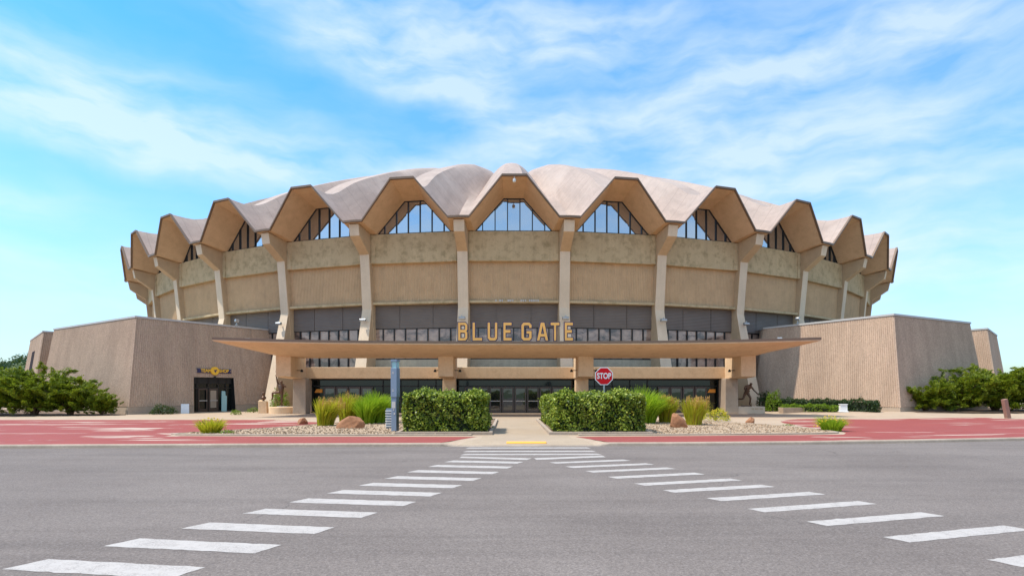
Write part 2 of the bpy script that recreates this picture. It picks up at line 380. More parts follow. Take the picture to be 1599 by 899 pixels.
# plaza sheet behind the kerb
b = MB(); ys = [0, .6, 1.4, 2.4, 4, 7, 10, 14, 18, 20, 21, 22, 23, 24, 25, 27, 32, 50, 90]
rows = []
for t in ys:
    row = []
    for x in KXS:
        y = kerb_y(x)+.19+t
        z = ground(x, y)
        if t < .9 and -2.5 < x < 3.7: z -= .098*smooth01(min((x+2.5)/.6, (3.7-x)/.6))*(1-t/.9)
        row.append((x, y, z))
    rows.append(row)
b.loft(rows, close=False)
struct(obj('plaza', b, PLAZA))
def sheet(name, poly, z, mat, kind='structure', edge=0.0):
    """a thin laid sheet; edge > 0 gives it a turned-down rim"""
    b = MB(); k = len(poly)
    if edge: b.loft([[(p[0], p[1], z-edge) for p in poly], [(p[0], p[1], z) for p in poly]])
    else: b.add([(p[0], p[1], z) for p in poly], [tuple(range(k))])
    o = obj(name, b, mat); return struct(o, kind)
def curve_pts(pts, n=6):
    out = []
    for i in range(len(pts)-1):
        p0 = pts[max(0, i-1)]; p1 = pts[i]; p2 = pts[i+1]; p3 = pts[min(len(pts)-1, i+2)]
        for j in range(n):
            t = j/n
            out.append(tuple(.5*((2*p1[c])+(-p0[c]+p2[c])*t+(2*p0[c]-5*p1[c]+4*p2[c]-p3[c])*t*t+(-p0[c]+3*p1[c]-3*p2[c]+p3[c])*t**3) for c in (0, 1)))
    out.append(pts[-1]); return out
kl = lambda a, c, off: [(x, kerb_y(x)+off) for x in KXS if a <= x <= c]
# red painted pavement, left and right of the walkway
RL = kl(-60, -2.5, .22)+[(-1.35, 23.9), (-4.6, 24.0), (-9, 24.0)]+curve_pts([(-14.6, 24.4), (-14.3, 26.2), (-13.0, 28.0), (-11.6, 30.5), (-10.6, 33.2)], 4)+curve_pts([(-11.5, 35.0), (-15, 37.2), (-20, 37.9), (-60, 37.5)], 5)
sheet('red_pavement', RL, .004, REDP)
RR = [(60, 41.0)]+[(30, 41.0)]+curve_pts([(24, 40.6), (19.5, 39.0), (17.2, 36.5), (16.2, 34)], 5)+curve_pts([(15.8, 31.5), (15.5, 29), (15.4, 26.6), (14.6, 25.2)], 4)+[(6, 24.2), (2.75, 23.9)]+kl(3.7, 60, .22)
sheet('red_pavement', RR, .004, REDP)
# central walkway
sheet('walkway', [(-1.12, 23.2), (2.5, 23.2), (2.55, 48.0), (-1.3, 48.0)], .006, WALK)
b = MB(); xs = np.linspace(-1.9, 3.15, 24); r0, r1 = [], []
for x in xs:
    y0 = kerb_y(x)+.2; hh = -.098*smooth01(min((x+2.5)/.6, (3.7-x)/.6))
    r0.append((x, y0, hh+.008)); xx = -1.12+(x+1.9)/5.05*3.62; r1.append((xx, 23.2, .008))
mid = [tuple((a[i]*.6+c[i]*.4) if i < 2 else .006 for i in range(3)) for a, c in zip(r0, r1)]
b.loft([r0, mid, r1], close=False); struct(obj('walkway_ramp', b, WALK))
b = MB(); xs = np.linspace(-.1, 1.4, 12)
b.loft([[(x, kerb_y(x)+.42, -.055) for x in xs], [(x, kerb_y(x)+.42, -.045) for x in xs], [(x, kerb_y(x)+.95, -.002) for x in xs], [(x, kerb_y(x)+.95, -.03) for x in xs]])
struct(obj('tactile_strip', b, TACT))
# gravel beds with low concrete rims
GL_ = curve_pts([(-4.4, 24.5), (-9, 24.45), (-14.3, 24.75), (-14.0, 26.2), (-12.8, 28.0), (-11.4, 30.5), (-10.2, 33.6), (-7.5, 36.2), (-4.4, 37.5), (-1.8, 37.8)], 4)+[(-1.6, 24.5)]
GR_ = [(2.95, 24.5)]+[(2.95, 37.8)]+curve_pts([(6, 37.8), (10, 36.5), (13, 34.5), (14.6, 31.5), (15.0, 29), (15.0, 26.9), (13.8, 25.4), (6, 24.6)], 4)
def inset(poly, d):
    out = []; k = len(poly)
    A = sum(poly[i][0]*poly[(i+1) % k][1]-poly[(i+1) % k][0]*poly[i][1] for i in range(k)); s = 1 if A > 0 else -1
    for i in range(k):
        p, q, r = Vector(poly[i-1]), Vector(poly[i]), Vector(poly[(i+1) % k])
        e1 = (q-p).normalized(); e2 = (r-q).normalized()
        n1 = Vector((-e1.y, e1.x))*s; n2 = Vector((-e2.y, e2.x))*s
        m = n1+n2; den = max(.35, 1+n1.dot(n2)); out.append(tuple(q+m*(d/den)))
    return out
for P in (GL_, GR_):
    b = MB(); i1 = inset(P, .16)
    b.loft([[(x, y, .0) for x, y in P], [(x, y, .06) for x, y in P], [(x, y, .065) for x, y in i1], [(x, y, .01) for x, y in i1]], caps=False)
    struct(obj('bed_edging', b, KERB))
    sheet('gravel_bed', inset(P, .155), .045, GRAV)
def inside(p, poly):
    x, y = p; c = False; k = len(poly)
    for i in range(k):
        (x1, y1), (x2, y2) = poly[i], poly[i-1]
        if (y1 > y) != (y2 > y) and x < (x2-x1)*(y-y1)/(y2-y1)+x1: c = not c
    return c
b = MB()
for P in (inset(GL_, .3), inset(GR_, .3)):
    xs_ = [p[0] for p in P]; ys_ = [p[1] for p in P]
    for _ in range(2600):
        p = (random.uniform(min(xs_), max(xs_)), min(ys_)+(max(ys_)-min(ys_))*random.random()**1.3)
        if not inside(p, P): continue
        r = random.uniform(.02, .055); a = random.random()*PI
        b.box((p[0], p[1], .045+r*.4), (r*1.7, r*1.2, r*1.1), a, .65)
obj('loose_gravel', b, GRAV)['kind'] = 'stuff'
# mulch along the wings
sheet('mulch_bed', curve_pts([(-58, 43.4), (-40, 43.8), (-32.0, 44.0), (-30.0, 45.2)], 4)+[(-31.2, 47), (-46, 60), (-58, 60)], .012, EARTH)
b = MB(); rows = []
for t in np.linspace(0, 1, 9):
    rows.append([(x, (44.1+.8*math.sin(x*.4)*.3)+t*(16 if x > 33 else 3), ground(x, 44.3+t*9)+.012) for x in np.linspace(31.2, 60, 20)])
b.loft(rows, close=False); struct(obj('mulch_bed', b, EARTH))

# crosswalk stripes, each a thin sheet of paint on the asphalt
def stripe(c4):
    pts = []
    for (p, q) in zip(c4, c4[1:]+c4[:1]):        # slightly ragged brushed edges
        L = math.hypot(q[0]-p[0], q[1]-p[1]); k = max(2, int(L/.10))
        for i in range(k):
            t = i/k; j = random.gauss(0, .007) if i else 0
            pts.append((p[0]+(q[0]-p[0])*t-(q[1]-p[1])/L*j, p[1]+(q[1]-p[1])*t+(q[0]-p[0])/L*j))
    b = MB(); b.add([(x, y, ROADZ+.004) for x, y in pts], [tuple(range(len(pts)))])
    struct(obj('crosswalk_stripe', b, PAINT))
K = (1.9-ROADZ)/1.9
LT = [(2, 888.5), (161, 852.5), (283, 825), (378, 801.5), (451, 784), (510, 770), (560, 758), (600, 747), (635, 737), (667.5, 728.5), (694, 721.2)]
for px, py in LT:            # left arm
    x0, y0 = gp(px, py, ROADZ); ln = 2.10*random.uniform(.97, 1.03); ux, uy = .99*ln, -.155*ln
    stripe([(x0, y0), (x0+ux, y0+uy), (x0+ux+.17, y0+uy+.40), (x0+.22, y0+.40)])
TIPS = [(1540, 873.5), (1378.5, 838), (1259, 814), (1167, 794), (1103, 777.5), (1035, 765), (990, 754.5), (948.5, 744), (913.5, 735), (882.5, 728), (857.5, 721.5)]
for px, py in TIPS:          # right arm
    x0, y0 = gp(px, py, ROADZ); ln = 2.40*random.uniform(.97, 1.03); ux, uy = .955*ln, .29*ln
    stripe([(x0, y0), (x0+.17, y0-.29), (x0+.17+ux, y0-.29+uy), (x0+ux, y0+uy)])
for (a, c, y) in ((727, 922.5, 699), (723.5, 931.5, 704.3), (719.5, 939.5, 709)):
    Yc = FPX*(1.9-ROADZ)/(y-610); xa = (a-795)/FPX*Yc; xc = (c-795)/FPX*Yc
    stripe([(xa, Yc-.22), (xc, Yc-.16), (xc-.12, Yc+.20), (xa+.12, Yc+.14)])
def px4(pts): stripe([gp(x, y, ROADZ) for x, y in pts])
px4([(717, 714.6), (823, 717.8), (831, 715.2), (721, 712.4)]); px4([(838, 717.6), (946, 713.4), (941, 711.0), (834, 715.0)])

# ------------------------------------------------------------ arena
BC = (0, 110, 0); NB = 40; HB = PI/NB; TH0 = R_(.41)
arena = thing('arena_building', 'round concrete arena with folded scalloped roof, slanted ribs and tall gable windows', 'arena', BC, TH0)
def P(x, r, z): return (x, -r, z)
RT = [(0, 36.6), (10, 35.7), (25, 32.7), (35, 29.6), (41, 27.2), (46, 25.0), (50, 23.1), (53, 21.6), (55, 20.45), (56.5, 19.35), (58, 18.4), (59.5, 18.1), (61.4, 18.2)]
DT = [(0, 0), (15, .2), (30, 1.3), (40, 2.5), (45, 2.95), (50, 3.2), (55, 3.3), (61.4, 3.3)]
def lerp_t(T, r): return float(np.interp(r, [q[0] for q in T], [q[1] for q in T]))
def ridge(r): return 1.9+sum(lerp_t(RT, r+d) for d in (-.8, 0, .8))/3 if r < 60.5 else 1.9+lerp_t(RT, r)
phi_v, phi_p = math.atan(3.87/60.8), math.atan(1.04/61.4)
phis = [-HB, -(HB+phi_v)/2, -phi_v]+[-phi_v+(phi_v-phi_p)*k/5 for k in range(1, 5)]+[-phi_p, 0]
phis = phis+[-p for p in reversed(phis[:-1])]
def trap(p):
    a = abs(p); return 0 if a >= phi_v else 1 if a <= phi_p else (math.tan(phi_v)-math.tan(a))/(math.tan(phi_v)-math.tan(phi_p))
def roof_pt(p, t):
    s = trap(p); re = 60.8+.6*s; r = re*(1-t); base = 61.4*(1-t)
    wv = smooth01((57.5-base)/20.0); cs = 1-(abs(p)/HB)**2.1
    sh = s*(1-wv)+cs*wv
    z = ridge(base)-lerp_t(DT, base)*(1-sh)
    return (r*math.tan(p), r, z)
ts = [0, .01, .025, .04, .055, .07, .085, .1, .115, .13, .16, .2, .24, .28, .33, .38, .44, .5, .57, .65, .74, .84, .93, .985]
b = MB()
for k in range(NB):
    a = k*2*HB; ca, sa = math.cos(a), math.sin(a); rings = []
    for t in ts:
        ring = []
        for p in phis:
            x, r, z = roof_pt(p, t); X_, Y_, _ = P(x, r, z)
            ring.append((X_*ca-Y_*sa, X_*sa+Y_*ca, z))
        rings.append(ring)
    b.loft(rings, close=False)
roof_o = obj('roof', b, ROOF, arena)
bm = bmesh.new(); bm.from_mesh(roof_o.data); bmesh.ops.remove_doubles(bm, verts=bm.verts, dist=.01); bmesh.ops.recalc_face_normals(bm, faces=bm.faces); bm.to_mesh(roof_o.data); bm.free()
roof_o.data.polygons.foreach_set('use_smooth', [True]*len(roof_o.data.polygons)); roof_o.data.set_sharp_from_angle(angle=R_(32))
# --- prototypes in bay coordinates
O_ = [(-HB, 60.8, 16.8), (-phi_v, 60.8, 16.8), (-phi_p, 61.4, 20.1), (phi_p, 61.4, 20.1), (phi_v, 60.8, 16.8), (HB, 60.8, 16.8)]
O_ = [(r*math.tan(p), r, z) for p, r, z in O_]
WB = 16.25
I_ = [(-4.56, 58.0, WB), (-3.49, 58.0, WB), (-.9, 58.0, 19.2), (.9, 58.0, 19.2), (3.49, 58.0, WB), (4.56, 58.0, WB)]
be = MB()
be.loft([[P(x, r+.05, z+.05), P(x, r+.05, z-.12), P(x, r-.16, z-.14), P(x, r-.16, z+.03)] for x, r, z in O_])
bs = MB()
bs.add([P(x, r-.06, z-.06) for x, r, z in O_]+[P(*q) for q in I_], [(i, i+1, 7+i, 6+i) for i in range(5)])
def ztop(x): return 19.2 if abs(x) < .9 else 19.2-(abs(x)-.9)*((19.2-WB)/2.59)
bp = MB(); MX = [-3.49, -2.8, -1.68, -.56, .56, 1.68, 2.8, 3.49]; prt = random.Random(5)
for x0, x1 in zip(MX, MX[1:]):              # separate sheets, each hung a little differently
    a1, a2, tl_ = prt.uniform(-.012, .012), prt.uniform(-.012, .012), prt.uniform(-.02, .02)
    up_ = [(x1, ztop(x1))]+[(q, 19.2) for q in (.9, -.9) if x0 < q < x1]+[(x0, ztop(x0))]
    ring = [(x0, WB), (x1, WB)]+[q for q in up_ if q[1] > WB+.01]
    bp.add([P(x, 57.93+(a1 if x < (x0+x1)/2 else a2)+tl_*(z-WB)/3, z) for x, z in ring], [tuple(range(len(ring)))])
bf = MB()
for x in (-2.8, -1.68, -.56, .56, 1.68, 2.8):
    zt = ztop(x)-.02; bf.box((x, -57.97, (WB+.02+zt)/2), (.085, .14, zt-WB-.02))
fr = [(-3.44, WB+.03), (-.9, 19.17), (.9, 19.17), (3.44, WB+.03)]
for (x0, z0), (x1, z1) in zip(fr, fr[1:]+fr[:1]):
    d = Vector((x1-x0, 0, z1-z0)); nrm = Vector((-d.z, 0, d.x)).normalized()*.035
    ring = lambda x, z: [(x+nrm.x, -57.94, z+nrm.z), (x-nrm.x, -57.94, z-nrm.z), (x-nrm.x, -58.0-.01, z-nrm.z), (x+nrm.x, -58.0-.01, z+nrm.z)]
    bf.loft([ring(x0, z0), ring(x1, z1)])
bb = MB(); hb = 4.52
bb.loft([[P(-hb, 58.15, 13.55), P(hb, 58.15, 13.55), P(hb, 57.2, 13.55), P(-hb, 57.2, 13.55)], [P(-hb, 58.15, WB-.02), P(hb, 58.15, WB-.02), P(hb, 57.2, WB-.02), P(-hb, 57.2, WB-.02)]])
for sx in (-1, 1): bb.box((sx*3.80, -58.17, 14.89), (.42, .07, 2.6))
def corr(b, p0, p1, q0, q1, pitch=.16, depth=.045, z0=0., z1=1.):
    """ribbed wall from base line p0-p1 to top line q0-q1 (Vectors); outward = right-hand side"""
    L = (p1-p0).length; n = max(2, int(L/pitch)); d = (p1-p0).normalized(); up = (q0-p0).normalized()
    nr = d.cross(up).normalized(); lo, hi = [], []
    for i in range(n):
        for f, o in ((0, 0), (.16, 1), (.62, 1), (.78, 0)):
            t = (i+f)/n; lo.append(p0.lerp(p1, t)+nr*depth*o); hi.append(q0.lerp(q1, t)+nr*depth*o)
    lo.append(p1.copy()); hi.append(q1.copy())
    k = len(lo); b.add(lo+hi, [(i, i+1, k+i+1, k+i) for i in range(k-1)])
bw = MB(); corr(bw, Vector(P(-4.45, 57.5, 10.0)), Vector(P(4.45, 57.5, 10.0)), Vector(P(-4.45, 57.72, 13.6)), Vector(P(4.45, 57.72, 13.6)), .165, .03)
bsill = MB(); bsill.box((0, -57.55, 9.95), (8.95, .62, .22))
bl = MB()
for (x0, x1) in ((-4.4, -1.62), (-1.56, 1.56), (1.62, 4.4)): bl.box(((x0+x1)/2, -57.2, 8.76), (x1-x0, .2, 2.14))
bl.box((0, -57.14, 8.76), (8.9, .2, 2.13))
def strip(zb):
    p = MB(); p.add([P(-4.4, 57.2, zb), P(4.4, 57.2, zb), P(4.4, 57.2, 7.7), P(-4.4, 57.2, 7.7)], [(0, 1, 2, 3)])
    f = MB()
    for k in range(9): f.box((-4.3+k*1.075, -57.24, (zb+7.68)/2), (.10, .16, 7.68-zb-.02))
    f.box((0, -57.23, 7.655), (8.8, .1, .07)); f.box((0, -57.23, zb+.05), (8.8, .1, .09))
    s_ = MB(); s_.box((0, -57.12, zb/2), (8.95, .5, zb))
    return p, f, s_
rib_prof = [(60.3, -.1), (58.1, 9.4), (58.6, 14.35), (60.42, 15.62), (60.62, 16.60), (57.3, 16.15), (56.9, 9.4), (57.0, -.1)]
br = MB()
hw = lambda z: .47+max(0, 9.4-z)*.017
br.loft([[P(-hw(z), r, z) for r, z in rib_prof], [P(hw(z), r, z) for r, z in rib_prof]])
# cast joint a little proud at the kink
def floodlight():
    b = MB(); b.tube([(-.3, 0, 0), (-.27, 0, 0), (.27, 0, 0), (.3, 0, 0)], [.09, .15, .15, .09], 12)
    b.box((0, .2, .02), (.1, .35, .08)); b.box((0, -.02, .2), (.07, .07, .14)); return b
proto = {}
def part(key, name, b, mat, smooth=None, bevel=0):
    proto[key] = (name, obj(name, b, mat, arena, smooth, bevel)); return proto[key][1]
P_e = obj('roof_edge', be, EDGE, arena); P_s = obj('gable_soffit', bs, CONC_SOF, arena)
P_b = obj('concrete_band', bb, CONC_BAND, arena, None, .02); P_w = obj('ribbed_panel', bw, PANEL, arena)
P_si = obj('panel_sill', bsill, CONC_BAND, arena, None, .02); P_l = obj('louvre_panel', bl, LOUV, arena)
P_p = obj('clerestory_window', bp, GL_SKY, arena); P_f = obj('window_frame', bf, FRAME, P_p)
s1 = strip(4.78); s2 = strip(4.02)
S1 = obj('strip_window', s1[0], GL_STRIP, arena); S1f = obj('window_frame', s1[1], FRAME, S1); S1s = obj('spandrel_wall', s1[2], CONC_SPAN, arena)
S2 = obj('strip_window', s2[0], GL_STRIP, arena); S2f = obj('window_frame', s2[1], FRAME, S2); S2s = obj('spandrel_wall', s2[2], CONC_SPAN, arena)
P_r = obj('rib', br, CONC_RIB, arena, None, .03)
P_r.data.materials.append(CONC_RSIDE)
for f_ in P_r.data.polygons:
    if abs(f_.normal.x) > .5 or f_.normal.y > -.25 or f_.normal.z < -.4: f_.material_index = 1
NBAY = 8
def put(src, k, sub=None):
    o = src if k == 'first' else share(src.name.split('.')[0], src, arena); return o
used = set()
def place(src, ang, subs=()):
    if src.name not in used: used.add(src.name); o = src
    else:
        o = share(src.name.split('.')[0], src, arena)
        for s in subs: share(s.name.split('.')[0], s, o)
    o.rotation_euler = (0, 0, ang); return o
for k in range(-NBAY, NBAY+1):
    a = k*2*HB
    for s in (P_e, P_s, P_b, P_w, P_si, P_l): place(s, a)
    place(P_p, a, (P_f,))
    if abs(k) <= 1: place(S1, a, (S1f,)); place(S1s, a)
    else: place(S2, a, (S2f,)); place(S2s, a)
FL = floodlight()
fl0 = None
for k in range(-NBAY-1, NBAY+1):
    a = (k+.5)*2*HB; r = place(P_r, a)
    if -4 < k+.5 < 4 and abs(k+.5) < 3:
        if fl0 is None: fl0 = obj('floodlight', FL, STEEL, r, 40); f_ = fl0
        else: f_ = share('floodlight', fl0, r)
        f_.location = P(0, 58.85, 8.35); f_.rotation_euler = (0, 0, -a*.3)
# inner drum so that nothing shows through behind the panels, and the rest of the round wall at the back
b = MB(); nn = 80
b.loft([[(57.0*math.sin(2*PI*i/nn), -57.0*math.cos(2*PI*i/nn), z) for i in range(nn)] for z in (0, 16.2)], caps=False)
b.loft([[(r*math.sin(2*PI*i/nn), -r*math.cos(2*PI*i/nn), z) for i in range(nn)] for r, z in ((57.0, 16.19), (52, 17.0))], caps=False)
obj('inner_wall', b, FRAME, arena)
b = MB()
for k in range(NBAY+1, NB-NBAY):
    a = k*2*HB; ca, sa = math.cos(a), math.sin(a)
    vs = [P(x, r, z) for x, r, z in O_]+[P(*q) for q in I_]
    b.add([(x*ca-y*sa, x*sa+y*ca, z) for x, y, z in vs], [(i, i+1, 7+i, 6+i) for i in range(5)])
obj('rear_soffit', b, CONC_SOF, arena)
# small security camera hung under the centre gable, pale lettering on the centre sill
b = MB(); b.tube([(0, -61.3, 20.02), (0, -61.3, 19.75)], .03, 6); b.lathe((0, -61.3, 19.45), [(.05, 0), (.13, .06), (.15, .18), (.13, .3), (.05, .33)], 12)
obj('security_camera', b, WHITE, arena, 40)
b = MB(); x = -1.6
for k, wd in enumerate((.12, 0, .16, .1, 0, 0, .2, .12, .1, 0, 0, 0, .14, .12, .1, 0, .12, .14, .14, .1, .12)):
    if wd: b.box((x, -57.9, 10.03), (wd, .05, .17))
    x += .19
obj('sill_lettering', b, COPING, arena)

# --- entrance lobby front (straight, under the canopy)
EX = .53
def W(px, Yd): return (px-795)/FPX*Yd
lx = lambda x, y, z: (x, y-110, z)
root_e = bpy.data.objects.new('entrance_front', None)      # parts hang on the arena in world orientation
def eobj(name, b, mat, parent=None, **kw):
    o = obj(name, b, mat, parent or arena, **kw)
    if parent is None: o.rotation_euler = (0, 0, -TH0)
    return o
b = MB(); b.box(lx(EX, 49.15, 3.42), (37.4, .9, .96)); eobj('lintel_beam', b, CONC_CAN, bevel=.03)
b = MB(); b.box(lx(EX, 51.6, 3.72), (37.0, 4.0, .24)); eobj('lobby_roof', b, CONC_SPAN)
for sx in (-1, 1):
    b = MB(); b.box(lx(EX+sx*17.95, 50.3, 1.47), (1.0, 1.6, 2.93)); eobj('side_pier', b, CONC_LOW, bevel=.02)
    b = MB(); b.box(lx(EX+sx*18.6, 53.2, 1.8), (.4, 5.0, 3.6)); eobj('lobby_side_wall', b, CONC_LOW)
b = MB(); b.add([lx(EX-17.5, 49.62, .0), lx(EX+17.5, 49.62, 0), lx(EX+17.5, 49.62, 2.95), lx(EX-17.5, 49.62, 2.95)], [(0, 1, 2, 3)])
gf = eobj('glass_front', b, GL_DOOR)
b = MB(); x = -17.4
for k in range(24):
    xx = EX-17.4+k*34.8/23
    if not any(abs(xx-EX-c) < wd for c, wd in ((0, 4.3), (-14.3, 2.2), (14.3, 2.2))): b.box(lx(xx, 49.57, 1.47), (.09, .12, 2.93))
b.box(lx(EX, 49.56, 2.3), (35, .10, .10)); b.box(lx(EX, 49.56, .07), (35, .12, .14)); b.box(lx(EX, 49.56, 2.87), (35, .12, .14))
obj('glass_frame', b, FRAME, gf)
def door_leaf():
    b = MB(); w_, h_ = 1.0, 2.22
    b.box((-w_/2+.06, 0, h_/2), (.12, .07, h_)); b.box((w_/2-.06, 0, h_/2), (.12, .07, h_)); b.box((0, 0, h_-.07), (w_-.24, .07, .14)); b.box((0, 0, .12), (w_-.24, .07, .24))
    p = MB(); p.box((0, .0, h_/2+.05), (w_-.24, .02, h_-.38))
    hd = MB(); hd.box((0, -.09, 1.02), (w_-.2, .05, .06)); hd.box((-.36, -.05, 1.02), (.05, .08, .05)); hd.box((.36, -.05, 1.02), (.05, .08, .05))
    return b, p, hd
d0 = None
def place_door(x):
    global d0, d0p, d0h
    if d0 is None:
        a, p, h = door_leaf(); d0 = eobj('door', a, BRONZEF); d0p = obj('pane', p, GL_PANE, d0); d0h = obj('handle', h, COPING, d0); o = d0
    else:
        o = share('door', d0, arena); share('pane', d0p, o); share('handle', d0h, o)
    v = Vector((x, 49.46-110, .02)); v.rotate(Matrix.Rotation(-TH0, 3, 'Z')); o.location = v
for k in range(8): place_door(EX-.1+(k-3.5)*1.07)
for c in (-14.3, 14.3):
    for k in range(4): place_door(EX+c+(k-1.5)*1.06)

# ------------------------------------------------------------ canopy
can = thing('entrance_canopy', 'wide thin tan concrete canopy on four columns over the entrance doors', 'canopy', (EX, 45, 0))
b = MB(); rings = []
HWF, HWB = 21.6, 19.3
for s in np.linspace(-1, 1, 41):
    e = abs(s); up = .24*e**3; yf = 41.5-.5*e**2
    xf = HWF*s; xb = HWB*s; t = e**9
    zb = 4.53+.35*smooth01((e-.93)/.07)
    ym = lambda f: yf+(46.6-yf)*f
    zl = 5.22+up
    pts = [(xf, yf, zl), (xf*.65+xb*.35, ym(.35), zl+(zb-zl)*.47), (xf*.25+xb*.75, ym(.75), zl+(zb-zl)*.90), (xb, 46.6, zb), (xb, 46.9, zb+.12),
           (xb, 47.0, 5.3), (xf, yf+.2, 5.46+up), (xf, yf, 5.43+up)]
    rings.append([(x, y-45, z) for x, y, z in pts])
b.loft(rings); obj('canopy_slab', b, CONC_CAN, can, 35)
b = MB(); rings = []
for s in np.linspace(-1, 1, 41):
    e = abs(s); up = .24*e**3; yf = 41.5-.5*e**2; x = (HWF+.02)*s
    rings.append([(x, yf-45-.03, 5.30+up), (x, yf-45+.12, 5.30+up-.0), (x, yf-45+.12, 5.47+up), (x, yf-45-.03, 5.47+up)])
b.loft(rings); obj('lip_flashing', b, EDGE, can)
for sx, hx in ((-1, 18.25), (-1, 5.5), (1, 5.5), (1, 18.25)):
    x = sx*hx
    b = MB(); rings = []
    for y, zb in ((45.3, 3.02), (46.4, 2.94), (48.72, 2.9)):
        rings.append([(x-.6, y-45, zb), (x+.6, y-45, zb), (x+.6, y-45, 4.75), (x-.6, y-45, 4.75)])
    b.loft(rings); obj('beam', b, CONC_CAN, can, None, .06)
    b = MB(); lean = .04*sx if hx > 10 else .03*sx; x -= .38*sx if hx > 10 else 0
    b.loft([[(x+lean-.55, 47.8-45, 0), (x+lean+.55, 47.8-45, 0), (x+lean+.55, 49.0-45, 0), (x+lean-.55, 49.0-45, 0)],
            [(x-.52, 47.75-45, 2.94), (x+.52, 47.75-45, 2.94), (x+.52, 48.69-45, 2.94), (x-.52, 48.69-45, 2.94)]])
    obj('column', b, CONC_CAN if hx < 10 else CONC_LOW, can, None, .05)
    x = sx*hx
    for q in (-1, 1):
        b = MB(); b.tube([(x+q*.6, 46.6-45, 3.55), (x+q*.95, 46.6-45, 3.55)], .03, 6); b.lathe((x+q*1.0, 46.6-45, 3.42), [(.04, .22), (.11, .1), (.12, 0)], 10)
        obj('wall_lamp', b, FRAME, can)

# ------------------------------------------------------------ BLUE GATE letters
sg = thing('letter_sign', 'large orange BLUE GATE letters with navy rims standing on the canopy lip', 'sign', (0, 41.75, 5.46))
def letter_polys(ch):
    w_, t, c = .62, .155, .13
    oct_ = [(c, 0), (w_-c, 0), (w_, c), (w_, 1-c), (w_-c, 1), (c, 1), (0, 1-c), (0, c)]
    if ch == 'B':
        return [[(0, 0), (w_-c, 0), (w_, c), (w_, .44), (w_-.07, .52), (w_, .60), (w_, 1-c), (w_-c, 1), (0, 1)],
                [(t, t*.9), (t, .44), (w_-t-.05, .44), (w_-t, .39), (w_-t, t*.9+.05), (w_-t-.05, t*.9)],
                [(t, .60), (t, 1-t*.9), (w_-t-.05, 1-t*.9), (w_-t, 1-t*.9-.05), (w_-t, .65), (w_-t-.05, .60)]]
    if ch == 'L': return [[(0, 0), (w_, 0), (w_, t), (t, t), (t, 1), (0, 1)]]
    if ch == 'U': return [[(c, 0), (w_-c, 0), (w_, c), (w_, 1), (w_-t, 1), (w_-t, c+.07), (w_-t-.06, t), (t+.06, t), (t, c+.07), (t, 1), (0, 1), (0, c)]]
    if ch == 'E': return [[(0, 0), (w_*.92, 0), (w_*.92, t), (t, t), (t, .43), (w_*.8, .43), (w_*.8, .59), (t, .59), (t, 1-t), (w_*.92, 1-t), (w_*.92, 1), (0, 1)]]
    if ch == 'G': return [[(c, 0), (w_-c, 0), (w_, c), (w_, .53), (w_*.5, .53), (w_*.5, .38), (w_-t, .38), (w_-t, t+.05), (w_-t-.05, t), (t+.05, t), (t, t+.05), (t, 1-t-.05), (t+.05, 1-t), (w_-t-.05, 1-t), (w_-t, 1-t-.05), (w_-t, .70), (w_, .70), (w_, 1-c), (w_-c, 1), (c, 1), (0, 1-c), (0, c)]]
    if ch == 'A': return [[(-.03, 0), (t-.03, 0), (t+.025, .22), (w_-t-.025, .22), (w_-t+.03, 0), (w_+.03, 0), (w_/2+.11, 1), (w_/2-.11, 1)],
                          [(t+.06, .37), (w_/2, .80), (w_-t-.06, .37)]]
    if ch == 'T': return [[(w_/2-t/2, 0), (w_/2+t/2, 0), (w_/2+t/2, 1-t), (w_, 1-t), (w_, 1), (0, 1), (0, 1-t), (w_/2-t/2, 1-t)]]
def curve_mesh(polys, sx, sy, extrude, offset):
    cu = bpy.data.curves.new('c', 'CURVE'); cu.dimensions = '2D'; cu.fill_mode = 'BOTH'; cu.extrude = extrude; cu.offset = offset
    for p in polys:
        s = cu.splines.new('POLY'); s.points.add(len(p)-1); s.use_cyclic_u = True
        for q, (x, y) in zip(s.points, p): q.co = (x*sx, y*sy, 0, 1)
    return to_mesh(cu)
def to_mesh(cu):
    o = bpy.data.objects.new('tmp', cu); C.objects.link(o); dg = bpy.context.evaluated_depsgraph_get(); dg.update()
    me = bpy.data.meshes.new_from_object(o.evaluated_get(dg)); bpy.data.objects.remove(o); bpy.data.curves.remove(cu); return me
def text_mesh(txt, size, extrude, offset=0.0, sx=1.0):
    cu = bpy.data.curves.new('t', 'FONT'); cu.body = txt; cu.size = size; cu.extrude = extrude; cu.offset = offset; cu.align_x = 'CENTER'; cu.align_y = 'CENTER'
    me = to_mesh(cu)
    if sx != 1.0:
        for v in me.vertices: v.co.x *= sx
    return me
mp = 41.75/FPX
for ch, p0, p1 in (('B', 714.5, 732), ('L', 737, 755), ('U', 760.5, 778.5), ('E', 785, 802), ('G', 813, 832), ('A', 838, 857), ('T', 858.5, 875.4), ('E', 880.5, 897.5)):
    x0 = W(p0, 41.75)+.05; wid = (p1-p0)*mp-.14; h_ = 1.30
    polys = letter_polys(ch)
    bk = obj('letter', curve_mesh(polys, wid/.62, h_, .16, .055), NAVY, sg); bk.rotation_euler = (PI/2, 0, 0); bk.location = (x0, .04, .06)
    fc = obj('letter_face', curve_mesh(polys, wid/.62, h_, .02, -.004), YELLOW, bk); fc.location = (0, 0, .175)
b = MB(); b.box((W(806, 41.75), .05, .0), (8.7, .30, .07)); obj('sign_base', b, COPING, sg)

